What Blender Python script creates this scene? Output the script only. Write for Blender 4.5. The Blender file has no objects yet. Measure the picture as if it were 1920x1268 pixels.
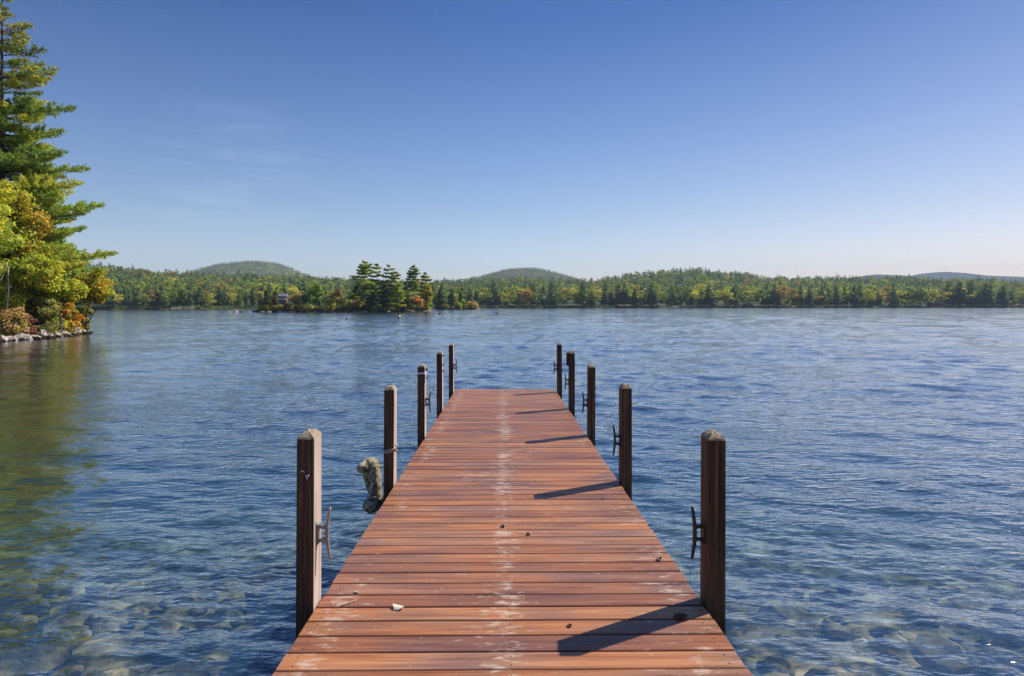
import bpy, bmesh, math, random
import numpy as np
from mathutils import Vector, Matrix, noise

# ------------------------------------------------------------------ basics
S = bpy.context.scene
COL = S.collection
RNG = np.random.default_rng(7)
random.seed(11)
H = 2.15            # camera above the water
F = 1280.0          # focal length in photo pixels
HOR = 572.0         # horizon row in the photo


def at(px, py, Y):
    return Vector(((px - 960) * Y / F, Y, H - (py - HOR) * Y / F))


def ax(px, Y):
    return (px - 960) * Y / F


def deck_at(px, py):
    Y = 1856.0 / (py - 591.0)
    return Vector((ax(px, Y), Y, 0.70 - 0.01484 * Y))


def tag(o, label=None, cat=None, group=None, kind=None):
    if label: o['label'] = label
    if cat: o['category'] = cat
    if group: o['group'] = group
    if kind: o['kind'] = kind
    return o


def empty(name, loc, rz=0.0):
    o = bpy.data.objects.new(name, None)
    COL.objects.link(o)
    o.location = loc
    o.rotation_euler = (0, 0, rz)
    o.empty_display_size = 0.2
    return o


def link(name, me, mat, parent=None, loc=None):
    o = bpy.data.objects.new(name, me)
    COL.objects.link(o)
    if mat is not None:
        mats = mat if isinstance(mat, (list, tuple)) else [mat]
        if len(me.materials) == 0:
            for m in mats: me.materials.append(m)
    if parent is not None: o.parent = parent
    if loc is not None: o.location = loc
    return o


class MB:
    """collects polygons, then links them as ONE mesh object"""
    def __init__(self):
        self.v = []; self.f = []; self.s = []; self.t = []
        self.cur = (1, 1, 1, 1)

    def add(self, vs, fs, smooth=False):
        b = len(self.v)
        self.v += [tuple(p) for p in vs]
        for f in fs:
            self.f.append(tuple(b + i for i in f)); self.s.append(smooth); self.t.append(self.cur)

    def box(self, c, s, bev=0.0, M=None):
        cx, cy, cz = c; hx, hy, hz = s[0] / 2, s[1] / 2, s[2] / 2
        if bev <= 0:
            vs = [Vector((cx + i * hx, cy + j * hy, cz + k * hz)) for k in (-1, 1) for j in (-1, 1) for i in (-1, 1)]
            fs = [(0, 2, 3, 1), (4, 5, 7, 6), (0, 1, 5, 4), (2, 6, 7, 3), (0, 4, 6, 2), (1, 3, 7, 5)]
        else:
            bm = bmesh.new(); bmesh.ops.create_cube(bm, size=1.0)
            for v in bm.verts: v.co = Vector((v.co.x * s[0], v.co.y * s[1], v.co.z * s[2]))
            bmesh.ops.bevel(bm, geom=bm.edges[:], offset=bev, segments=1, affect='EDGES')
            bm.verts.index_update()
            vs = [v.co + Vector(c) for v in bm.verts]
            fs = [tuple(v.index for v in f.verts) for f in bm.faces]
            bm.free()
        if M is not None: vs = [M @ v for v in vs]
        self.add(vs, fs)

    def tube(self, pts, rad, n=6, smooth=True, cap=True):
        pts = [Vector(p) for p in pts]
        if not isinstance(rad, (list, tuple)): rad = [rad] * len(pts)
        b = len(self.v); up = None
        for i, p in enumerate(pts):
            d = (pts[min(i + 1, len(pts) - 1)] - pts[max(i - 1, 0)])
            d = d.normalized() if d.length > 1e-9 else Vector((0, 0, 1))
            if up is None:
                up = Vector((1, 0, 0)) if abs(d.x) < 0.8 else Vector((0, 1, 0))
            u = d.cross(up)
            if u.length < 1e-6: u = d.cross(Vector((0, 1, 0.3)))
            u.normalize(); w = u.cross(d); up = w
            for k in range(n):
                a = 2 * math.pi * k / n
                self.v.append(tuple(p + (u * math.cos(a) + w * math.sin(a)) * rad[i]))
        for i in range(len(pts) - 1):
            for k in range(n):
                k2 = (k + 1) % n
                self.f.append((b + i * n + k, b + i * n + k2, b + (i + 1) * n + k2, b + (i + 1) * n + k))
                self.s.append(smooth); self.t.append(self.cur)
        if cap:
            self.f.append(tuple(b + k for k in range(n))[::-1]); self.s.append(False); self.t.append(self.cur)
            e = b + (len(pts) - 1) * n
            self.f.append(tuple(e + k for k in range(n))); self.s.append(False); self.t.append(self.cur)

    def mesh(self, name, tint=False):
        me = bpy.data.meshes.new(name)
        me.from_pydata(self.v, [], self.f)
        me.polygons.foreach_set('use_smooth', self.s)
        if tint:
            a = me.attributes.new('tint', 'FLOAT_COLOR', 'FACE')
            a.data.foreach_set('color', np.array(self.t, dtype=np.float32).ravel())
        me.update()
        return me

    def build(self, name, mat, parent=None, loc=None, tint=False):
        return link(name, self.mesh(name, tint), mat, parent, loc)


def np_mesh(name, V, k, colors=None, smooth=False):
    """V: (N,k,3) array of N separate k-gons"""
    V = np.asarray(V, dtype=np.float32); N = V.shape[0]
    me = bpy.data.meshes.new(name)
    me.vertices.add(N * k); me.vertices.foreach_set('co', V.reshape(-1))
    me.loops.add(N * k); me.loops.foreach_set('vertex_index', np.arange(N * k, dtype=np.int32))
    me.polygons.add(N); me.polygons.foreach_set('loop_start', np.arange(0, N * k, k, dtype=np.int32))
    me.update(calc_edges=True)
    if colors is not None:
        c = np.ones((N, 4), dtype=np.float32); c[:, :3] = colors
        a = me.attributes.new('tint', 'FLOAT_COLOR', 'FACE')
        a.data.foreach_set('color', c.ravel())
    return me


def grid_mesh(name, P, smooth=True):
    """P: (n,m,3) structured grid"""
    n, m, _ = P.shape
    me = bpy.data.meshes.new(name)
    me.vertices.add(n * m); me.vertices.foreach_set('co', P.astype(np.float32).reshape(-1))
    i = np.arange(n * m).reshape(n, m)
    q = np.stack([i[:-1, :-1], i[:-1, 1:], i[1:, 1:], i[1:, :-1]], -1).reshape(-1, 4).astype(np.int32)
    N = len(q)
    me.loops.add(N * 4); me.loops.foreach_set('vertex_index', q.ravel())
    me.polygons.add(N); me.polygons.foreach_set('loop_start', np.arange(0, N * 4, 4, dtype=np.int32))
    me.polygons.foreach_set('use_smooth', [smooth] * N)
    me.update(calc_edges=True)
    return me


# ------------------------------------------------------------------ materials
class NT:
    def __init__(self, mat):
        mat.use_nodes = True
        self.t = mat.node_tree; self.t.nodes.clear()
        self.out = self.t.nodes.new('ShaderNodeOutputMaterial')

    def n(self, typ, **kw):
        nd = self.t.nodes.new('ShaderNode' + typ)
        for k, v in kw.items():
            if k.startswith('i_'):
                nd.inputs[int(k[2:]) if k[2:].isdigit() else k[2:].replace('_', ' ')].default_value = v
            else: setattr(nd, k, v)
        return nd

    def l(self, a, b, ia=0, ib=0):
        self.t.links.new(a.outputs[ia], b.inputs[ib])

    def ramp(self, src, stops, ia=0, interp='LINEAR'):
        r = self.n('ValToRGB'); cr = r.color_ramp; cr.interpolation = interp
        while len(cr.elements) < len(stops): cr.elements.new(0.5)
        for e, (p, c) in zip(cr.elements, stops):
            e.position = p; e.color = c if len(c) == 4 else (*c, 1)
        self.l(src, r, ia, 0)
        return r

    def mix(self, fac, a, b, mode='MIX'):
        m = self.n('MixRGB', blend_type=mode)
        for i, x in enumerate((fac, a, b)):
            if hasattr(x, 'outputs'): self.l(x, m, 0, i)
            elif isinstance(x, (int, float)): m.inputs[i].default_value = x
            else: m.inputs[i].default_value = (*x, 1) if len(x) == 3 else x
        return m

    def math(self, op, a, b=None, c=None, clamp=False):
        m = self.n('Math', operation=op, use_clamp=clamp)
        for i, x in enumerate((a, b, c)):
            if x is None: continue
            if hasattr(x, 'outputs'): self.l(x, m, 0, i)
            elif isinstance(x, tuple): self.t.links.new(x[0].outputs[x[1]], m.inputs[i])
            else: m.inputs[i].default_value = x
        return m


def new_mat(name):
    m = bpy.data.materials.new(name)
    return m, NT(m)


def coords(t, scale, kind='Object', rot=(0, 0, 0)):
    tc = t.n('TexCoord'); mp = t.n('Mapping')
    mp.inputs['Scale'].default_value = scale; mp.inputs['Rotation'].default_value = rot
    t.l(tc, mp, {'Generated': 0, 'Object': 3}[kind], 0)
    return mp


def simple_mat(name, col, rough=0.6, metal=0.0, var=0.25, scale=8.0, bump=0.0, spec=0.4):
    m, t = new_mat(name)
    b = t.n('BsdfPrincipled'); b.inputs['Roughness'].default_value = rough
    b.inputs['Metallic'].default_value = metal; b.inputs['Specular IOR Level'].default_value = spec
    mp = coords(t, (scale,) * 3); nz = t.n('TexNoise'); nz.inputs['Detail'].default_value = 6
    nz.inputs['Roughness'].default_value = 0.65; t.l(mp, nz)
    lo = tuple(c * (1 - var) for c in col); hi = tuple(min(1, c * (1 + var)) for c in col)
    r = t.ramp(nz, [(0.3, lo), (0.7, hi)]); t.l(r, b)
    if bump:
        bp = t.n('Bump'); bp.inputs['Strength'].default_value = bump; bp.inputs['Distance'].default_value = 0.02
        t.t.links.new(nz.outputs[0], bp.inputs['Height']); t.t.links.new(bp.outputs[0], b.inputs['Normal'])
    t.l(b, t.out)
    return m


def leaf_mat(name, trans=0.4, gloss=0.05):
    m, t = new_mat(name)
    at_ = t.n('Attribute', attribute_name='tint'); oi = t.n('ObjectInfo')
    c = t.mix(1.0, at_, (1, 1, 1), 'MULTIPLY')
    t.t.links.new(oi.outputs['Color'], c.inputs[2])
    d = t.n('BsdfDiffuse'); tr = t.n('BsdfTranslucent'); t.l(c, d); 
    tc = t.mix(1.0, c, (1.25, 1.2, 0.6), 'MULTIPLY'); t.l(tc, tr)
    mx = t.n('MixShader'); mx.inputs[0].default_value = trans
    t.l(d, mx, 0, 1); t.l(tr, mx, 0, 2)
    g = t.n('BsdfGlossy'); g.inputs['Roughness'].default_value = 0.6
    mg = t.n('MixShader'); mg.inputs[0].default_value = gloss
    t.l(mx, mg, 0, 1); t.l(g, mg, 0, 2); t.l(mg, t.out)
    return m


M_LEAF = leaf_mat('leaves', 0.5, 0.02)
M_NEEDLE = leaf_mat('needles', 0.4, 0.04)
M_BARK = simple_mat('bark', (0.10, 0.075, 0.055), 0.9, var=0.45, scale=5, bump=0.6)
M_BIRCH = simple_mat('pale_bark', (0.60, 0.55, 0.47), 0.8, var=0.35, scale=2.2)
M_ROCK = simple_mat('shore_rock', (0.47, 0.41, 0.35), 0.85, var=0.4, scale=1.6, bump=0.8)
M_SOIL = simple_mat('leaf_litter', (0.11, 0.075, 0.045), 0.95, var=0.5, scale=1.5, bump=0.6)
M_HILLG = simple_mat('forest_floor', (0.035, 0.05, 0.02), 0.95, var=0.5, scale=0.05)
M_METAL = simple_mat('galvanised_iron', (0.30, 0.29, 0.28), 0.5, 0.75, var=0.35, scale=40, bump=0.15)
M_RUST_SHADE = simple_mat('rust_and_shade_iron', (0.085, 0.07, 0.065), 0.6, 0.6, var=0.4, scale=40, bump=0.2)  # rusty bolts and screws; on the cleats the dark stands for shade
M_ROPE = simple_mat('old_rope', (0.50, 0.43, 0.32), 0.9, var=0.3, scale=60, bump=0.4)
M_WHITE = simple_mat('white_paint', (0.74, 0.74, 0.72), 0.5, var=0.08, scale=9)
M_DARKP = simple_mat('black_paint', (0.03, 0.035, 0.045), 0.5, var=0.2, scale=9)
M_CABIN = simple_mat('brown_siding', (0.12, 0.065, 0.06), 0.8, var=0.2, scale=1)
M_ROOF = simple_mat('grey_roof', (0.24, 0.23, 0.25), 0.8, var=0.2, scale=1)
M_GLASS = simple_mat('dark_pane', (0.02, 0.03, 0.04), 0.1, var=0.1, scale=1)
M_PAPER = simple_mat('dry_pale_leaf', (0.80, 0.72, 0.56), 0.7, var=0.2, scale=50)
M_DRYLEAF = simple_mat('dry_brown_leaf', (0.13, 0.05, 0.03), 0.7, var=0.3, scale=60)
M_ACORN = simple_mat('acorn_shell', (0.10, 0.05, 0.025), 0.4, var=0.3, scale=60)
M_TWIG = simple_mat('dry_twig', (0.46, 0.33, 0.24), 0.8, var=0.3, scale=60)
M_LAWN = simple_mat('lawn', (0.10, 0.16, 0.04), 0.9, var=0.3, scale=0.6)
M_SAND = simple_mat('shore_gravel', (0.24, 0.20, 0.15), 0.9, var=0.3, scale=0.8)


def canvas_mat():
    m, t = new_mat('mottled_canvas')
    b = t.n('BsdfPrincipled'); b.inputs['Roughness'].default_value = 0.95
    mp = coords(t, (5.5, 5.5, 4)); nz = t.n('TexNoise'); nz.inputs['Detail'].default_value = 8
    nz.inputs['Roughness'].default_value = 0.7; t.l(mp, nz)
    r = t.ramp(nz, [(0.36, (0.04, 0.033, 0.018)), (0.46, (0.17, 0.14, 0.075)), (0.52, (0.44, 0.37, 0.25)), (0.75, (0.60, 0.53, 0.42))])
    t.l(r, b); bp = t.n('Bump'); bp.inputs['Strength'].default_value = 0.7; bp.inputs['Distance'].default_value = 0.03
    t.t.links.new(nz.outputs[0], bp.inputs['Height']); t.t.links.new(bp.outputs[0], b.inputs['Normal']); t.l(b, t.out)
    return m


M_CANVAS = canvas_mat()


def deck_mat():
    m, t = new_mat('stained_deck_boards')
    b = t.n('BsdfPrincipled'); b.inputs['Specular IOR Level'].default_value = 0.35
    a = t.n('Attribute', attribute_name='tint')           # per board: R = hue pick, G = grain offset, B = tone
    sep = t.n('SeparateColor'); t.l(a, sep)
    tc = t.n('TexCoord'); off = t.n('CombineXYZ')
    k = t.math('MULTIPLY', (sep, 1), 37.0); t.l(k, off, 0, 0); t.l(k, off, 0, 2)
    add = t.n('VectorMath', operation='ADD'); t.l(tc, add, 3, 0); t.l(off, add, 0, 1)
    mp = t.n('Mapping'); mp.inputs['Scale'].default_value = (1.3, 26, 26); t.l(add, mp)
    g = t.n('TexNoise'); g.inputs['Scale'].default_value = 1.0; g.inputs['Detail'].default_value = 8
    g.inputs['Roughness'].default_value = 0.62; g.inputs['Distortion'].default_value = 0.5; t.l(mp, g)
    base = t.ramp(g, [(0.24, (0.085, 0.030, 0.018)), (0.40, (0.24, 0.095, 0.048)), (0.56, (0.335, 0.148, 0.078)), (0.8, (0.45, 0.235, 0.145))])
    # each board takes its own tone
    board = t.ramp(sep, [(0.0, (0.76, 0.70, 0.72)), (0.4, (0.97, 0.94, 0.95)), (0.75, (1.08, 1.06, 0.92)), (1.0, (1.14, 1.24, 1.26))], ia=0)
    c = t.mix(1.0, base, board, 'MULTIPLY')
    # broad stain patches: purplish weathered vs. orange
    mp2 = t.n('Mapping'); mp2.inputs['Scale'].default_value = (1.5, 2.2, 2.2); t.l(add, mp2)
    n2 = t.n('TexNoise'); n2.inputs['Scale'].default_value = 1.0; n2.inputs['Detail'].default_value = 2; t.l(mp2, n2)
    pz = t.ramp(n2, [(0.34, (0.66, 0.74, 1.10)), (0.5, (1, 1, 1)), (0.66, (1.30, 1.12, 0.80))])
    c = t.mix(0.85, c, pz, 'MULTIPLY')
    # pale worn flakes: strip down the middle, along the left edge, sprinkled elsewhere
    sx = t.n('SeparateXYZ'); t.l(tc, sx, 3, 0)

    def strip(x0, w, amp):
        d = t.math('SUBTRACT', (sx, 0), x0); d = t.math('DIVIDE', d, w); d = t.math('MULTIPLY', d, d)
        d = t.math('MULTIPLY', d, -1.0); d = t.math('EXPONENT', d); return t.math('MULTIPLY', d, amp)
    band = t.math('ADD', strip(0.0, 0.085, 0.130), strip(-0.80, 0.10, 0.10))
    band = t.math('ADD', band, strip(0.90, 0.13, 0.085))
    band = t.math('ADD', band, strip(0.02, 0.34, 0.045))
    mp3 = t.n('Mapping'); mp3.inputs['Scale'].default_value = (11, 24, 24); t.l(add, mp3)
    n3 = t.n('TexNoise'); n3.inputs['Scale'].default_value = 1.0; n3.inputs['Detail'].default_value = 6
    n3.inputs['Roughness'].default_value = 0.62; t.l(mp3, n3)
    mp5 = t.n('Mapping'); mp5.inputs['Scale'].default_value = (2.0, 1.1, 1.1); t.l(tc, mp5, 3, 0)
    n5 = t.n('TexNoise'); n5.inputs['Scale'].default_value = 1.0; n5.inputs['Detail'].default_value = 2; t.l(mp5, n5)
    n5m = t.math('MULTIPLY_ADD', n5, 0.42, -0.215)
    w = t.math('ADD', n3, band); w = t.math('ADD', w, n5m)
    wr = t.ramp(w, [(0.64, (0, 0, 0)), (0.80, (1, 1, 1))])
    wf = t.math('MULTIPLY', wr, 0.66)
    c = t.mix(wf, c, (0.62, 0.50, 0.40))
    # small speckles
    mp4 = t.n('Mapping'); mp4.inputs['Scale'].default_value = (26, 40, 40); t.l(add, mp4)
    n4 = t.n('TexNoise'); n4.inputs['Scale'].default_value = 1.0; n4.inputs['Detail'].default_value = 2; t.l(mp4, n4)
    sp = t.ramp(n4, [(0.71, (0, 0, 0)), (0.78, (1, 1, 1))]); sf = t.math('MULTIPLY', sp, 0.6)
    c = t.mix(sf, c, (0.55, 0.42, 0.32))
    dk = t.ramp(n4, [(0.22, (1, 1, 1)), (0.28, (0, 0, 0))]); df = t.math('MULTIPLY', dk, 0.55)
    c = t.mix(df, c, (0.06, 0.025, 0.02))
    t.l(c, b)
    rr = t.ramp(g, [(0.3, (0.36,) * 3), (0.7, (0.62,) * 3)]); t.t.links.new(rr.outputs[0], b.inputs['Roughness'])
    bp = t.n('Bump'); bp.inputs['Strength'].default_value = 0.35; bp.inputs['Distance'].default_value = 0.004
    t.t.links.new(g.outputs[0], bp.inputs['Height']); t.t.links.new(bp.outputs[0], b.inputs['Normal'])
    t.l(b, t.out)
    return m


M_DECK = deck_mat()


def post_mat(name, dark, mid, light, seedoff):
    m, t = new_mat(name)
    b = t.n('BsdfPrincipled'); b.inputs['Roughness'].default_value = 0.75; b.inputs['Specular IOR Level'].default_value = 0.25
    tc = t.n('TexCoord'); oi = t.n('ObjectInfo'); off = t.n('CombineXYZ')
    k = t.math('MULTIPLY_ADD', (oi, 5), 17.0, seedoff); t.l(k, off, 0, 0); t.l(k, off, 0, 2)
    add = t.n('VectorMath', operation='ADD'); t.l(tc, add, 3, 0); t.l(off, add, 0, 1)
    mp = t.n('Mapping'); mp.inputs['Scale'].default_value = (55, 55, 1.6); t.l(add, mp)
    g = t.n('TexNoise'); g.inputs['Scale'].default_value = 1.0; g.inputs['Detail'].default_value = 7
    g.inputs['Roughness'].default_value = 0.6; g.inputs['Distortion'].default_value = 0.8; t.l(mp, g)
    r = t.ramp(g, [(0.28, dark), (0.5, mid), (0.76, light)])
    mp2 = t.n('Mapping'); mp2.inputs['Scale'].default_value = (6, 6, 2.4); t.l(add, mp2)
    n2 = t.n('TexNoise'); n2.inputs['Scale'].default_value = 1.0; n2.inputs['Detail'].default_value = 2; t.l(mp2, n2)
    r2 = t.ramp(n2, [(0.35, (0.75, 0.72, 0.70)), (0.65, (1.15, 1.12, 1.1))])
    c = t.mix(0.8, r, r2, 'MULTIPLY')
    # long dark checks in the timber
    mp3 = t.n('Mapping'); mp3.inputs['Scale'].default_value = (22, 22, 0.9); t.l(add, mp3)
    n3 = t.n('TexNoise'); n3.inputs['Scale'].default_value = 1.0; n3.inputs['Detail'].default_value = 3; t.l(mp3, n3)
    ck = t.ramp(n3, [(0.62, (0, 0, 0)), (0.66, (1, 1, 1))]); cf = t.math('MULTIPLY', ck, 0.55)
    c = t.mix(cf, c, tuple(x * 0.35 for x in dark))
    t.l(c, b)
    bp = t.n('Bump'); bp.inputs['Strength'].default_value = 0.5; bp.inputs['Distance'].default_value = 0.004
    t.t.links.new(g.outputs[0], bp.inputs['Height']); t.t.links.new(bp.outputs[0], b.inputs['Normal'])
    t.l(b, t.out)
    return m


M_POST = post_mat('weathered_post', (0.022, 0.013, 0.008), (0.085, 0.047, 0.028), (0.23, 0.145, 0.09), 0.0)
M_POST_SUNLIT = post_mat('sunlit_post_face', (0.30, 0.24, 0.20), (0.48, 0.40, 0.345), (0.60, 0.52, 0.47), 3.0)  # paler weathered copy for the sun side, sunlight put into its colour
M_CAP = simple_mat('lichened_end_grain', (0.33, 0.26, 0.17), 0.9, var=0.65, scale=30, bump=0.5)
M_STRUCT = simple_mat('dark_framing_timber', (0.09, 0.055, 0.04), 0.85, var=0.4, scale=9, bump=0.3)

# ------------------------------------------------------------------ camera, sky, sun
cam_d = bpy.data.cameras.new('camera'); cam = bpy.data.objects.new('camera', cam_d)
COL.objects.link(cam); S.camera = cam
cam.location = (0, 0, H); cam.rotation_euler = (math.radians(90), 0, 0)
cam_d.sensor_width = 36; cam_d.lens = F / 1920 * 36
cam_d.shift_y = -(634 - HOR) / 1920
cam_d.clip_start = 0.05; cam_d.clip_end = 30000

SUN_AZ, SUN_EL = 58.5, 42.5
W = bpy.data.worlds.new('World'); S.world = W; W.use_nodes = True
wt = W.node_tree; wt.nodes.clear()
wo = wt.nodes.new('ShaderNodeOutputWorld'); bg = wt.nodes.new('ShaderNodeBackground')
sky = wt.nodes.new('ShaderNodeTexSky'); sky.sky_type = 'NISHITA'; sky.sun_disc = False
sky.sun_elevation = math.radians(SUN_EL); sky.sun_rotation = math.radians(SUN_AZ)
sky.altitude = 200; sky.air_density = 1.0; sky.dust_density = 0.6; sky.ozone_density = 3.0
bg.inputs['Strength'].default_value = 0.12
wtc = wt.nodes.new('ShaderNodeTexCoord'); wn = wt.nodes.new('ShaderNodeVectorMath'); wn.operation = 'NORMALIZE'
wt.links.new(wtc.outputs['Generated'], wn.inputs[0])
wsx = wt.nodes.new('ShaderNodeSeparateXYZ'); wt.links.new(wn.outputs[0], wsx.inputs[0])
wr = wt.nodes.new('ShaderNodeValToRGB'); wt.links.new(wsx.outputs[2], wr.inputs[0])
SKY = [(0.0, (.80, .72, .74)), (.071, (.74, .69, .74)), (.133, (.59, .60, .675)), (.243, (.40, .47, .62)), (.39, (.19, .305, .515)), (1.0, (.27, .41, .72))]
while len(wr.color_ramp.elements) < len(SKY): wr.color_ramp.elements.new(.5)
for e_, (p_, c_) in zip(wr.color_ramp.elements, SKY):
    e_.position = p_; e_.color = (*c_, 1)
wd = wt.nodes.new('ShaderNodeVectorMath'); wd.operation = 'DOT_PRODUCT'; wt.links.new(wn.outputs[0], wd.inputs[0])
wd.inputs[1].default_value = (math.sin(math.radians(58)), math.cos(math.radians(58)), 0)
ws = wt.nodes.new('ShaderNodeValToRGB'); wt.links.new(wd.outputs['Value'], ws.inputs[0])
ws.color_ramp.elements[0].position = .5; ws.color_ramp.elements[0].color = (1, 1, 1, 1)
ws.color_ramp.elements[1].position = .95; ws.color_ramp.elements[1].color = (1.06, .90, .83, 1)
wm = wt.nodes.new('ShaderNodeMixRGB'); wm.blend_type = 'MULTIPLY'; wm.inputs[0].default_value = 1
wm2 = wt.nodes.new('ShaderNodeMixRGB'); wm2.blend_type = 'MULTIPLY'; wm2.inputs[0].default_value = 1
wt.links.new(sky.outputs[0], wm.inputs[1]); wt.links.new(wr.outputs[0], wm.inputs[2])
wt.links.new(wm.outputs[0], wm2.inputs[1]); wt.links.new(ws.outputs[0], wm2.inputs[2])
wmp = wt.nodes.new('ShaderNodeMapping'); wmp.inputs['Scale'].default_value = (5, 5, 42); wt.links.new(wn.outputs[0], wmp.inputs[0])
wnz = wt.nodes.new('ShaderNodeTexNoise'); wnz.inputs['Scale'].default_value = 1.0; wnz.inputs['Detail'].default_value = 7; wnz.inputs['Roughness'].default_value = .6; wnz.inputs['Distortion'].default_value = .6
wt.links.new(wmp.outputs[0], wnz.inputs[0])
wcr = wt.nodes.new('ShaderNodeValToRGB'); wcr.color_ramp.elements[0].position = .50; wcr.color_ramp.elements[1].position = .78; wt.links.new(wnz.outputs[0], wcr.inputs[0])
wcd = wt.nodes.new('ShaderNodeVectorMath'); wcd.operation = 'DISTANCE'; wt.links.new(wn.outputs[0], wcd.inputs[0])
_v = Vector((ax(440, 1), 1, (HOR - 352) / F)).normalized(); wcd.inputs[1].default_value = _v
wcm = wt.nodes.new('ShaderNodeMapRange'); wcm.inputs[1].default_value = .14; wcm.inputs[2].default_value = .02; wcm.inputs[3].default_value = 0; wcm.inputs[4].default_value = .20
wt.links.new(wcd.outputs['Value'], wcm.inputs[0])
wcf = wt.nodes.new('ShaderNodeMath'); wcf.operation = 'MULTIPLY'; wt.links.new(wcr.outputs[0], wcf.inputs[0]); wt.links.new(wcm.outputs[0], wcf.inputs[1])
wcx = wt.nodes.new('ShaderNodeMixRGB'); wt.links.new(wcf.outputs[0], wcx.inputs[0]); wt.links.new(wm2.outputs[0], wcx.inputs[1]); wcx.inputs[2].default_value = (4.6, 5.2, 6.4, 1)
wt.links.new(wcx.outputs[0], bg.inputs[0]); wt.links.new(bg.outputs[0], wo.inputs[0])

sd = bpy.data.lights.new('sun', 'SUN'); so = bpy.data.objects.new('sun', sd); COL.objects.link(so)
sd.energy = 4.2; sd.angle = math.radians(0.5); sd.color = (1.0, 0.93, 0.82)
sdir = Vector((math.sin(math.radians(SUN_AZ)) * math.cos(math.radians(SUN_EL)),
               math.cos(math.radians(SUN_AZ)) * math.cos(math.radians(SUN_EL)), math.sin(math.radians(SUN_EL))))
so.rotation_euler = sdir.to_track_quat('Z', 'Y').to_euler()
so.location = (40, 20, 40)

S.view_settings.view_transform = 'Standard'; S.view_settings.look = 'None'
S.view_settings.exposure = 0.60; S.view_settings.gamma = 1.0
S.render.engine = 'CYCLES'
S.cycles.use_denoising = True
S.cycles.denoiser = 'OPENIMAGEDENOISE'
S.cycles.max_bounces = 8; S.cycles.transparent_max_bounces = 12
S.cycles.diffuse_bounces = 3; S.cycles.glossy_bounces = 3; S.cycles.transmission_bounces = 4
S.cycles.sample_clamp_indirect = 4.0; S.cycles.sample_clamp_direct = 1.6
S.cycles.caustics_reflective = False; S.cycles.caustics_refractive = False

# ------------------------------------------------------------------ water
def wave_set():
    rng = np.random.default_rng(3); out = []
    for i in range(96):
        lam = math.exp(rng.uniform(math.log(0.14), math.log(18)))
        th = math.radians(-100 + rng.normal(0, 26))
        sl = 0.024 if lam < 1.2 else 0.022 * (1.2 / lam) ** 0.95
        out.append((lam, math.cos(th), math.sin(th), sl * lam / (2 * math.pi), rng.uniform(0, 6.28)))
    return out


def water_surface():
    na = 760; r0 = 1.0
    rad = list(r0 * np.exp(np.arange(0, 1060) * 0.0060)); rr = rad[-1]
    while rr < 9000:
        rr *= 1.03; rad.append(rr)
    rad = np.array([0.02] + rad)
    an = np.linspace(math.radians(-12), math.radians(192), na)
    R, A = np.meshgrid(rad, an, indexing='ij')
    X = R * np.cos(A); Y = R * np.sin(A); Z = np.zeros_like(X)
    cell = np.maximum(R * 0.0060, 0.004)
    patch = 0.85 + 0.28 * np.sin(X * 0.31 + Y * 0.17 + 1.0) * np.sin(Y * 0.23 - X * 0.11) + 0.15 * np.sin(X * 0.9 - Y * 0.5)
    lee = np.clip((-X - 0.36 * Y - 0.4) / (0.16 * np.abs(Y) + 1.0), 0, 1); lee = 1 - 0.48 * lee * lee * (3 - 2 * lee)      # calmer in the lee of the left bank
    patch = patch * lee
    dX = np.zeros_like(X); dY = np.zeros_like(X)
    for lam, cx, cy, a, ph in wave_set():
        k = 2 * math.pi / lam
        w = np.clip(lam / (2.2 * cell) - 0.6, 0, 1) * patch * np.clip(R / (lam * 9), 0, 1) ** 0.7
        p = k * (cx * X + cy * Y) + ph
        Z += a * w * np.sin(p)
        dX += 0.55 * a * w * cx * np.cos(p); dY += 0.55 * a * w * cy * np.cos(p)
    near = np.clip((R - 0.02) / 1.0, 0, 1)
    P = np.stack([X + dX * near, Y + dY * near, Z * near], -1)
    return grid_mesh('lake_water', P[:, ::-1])


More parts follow.
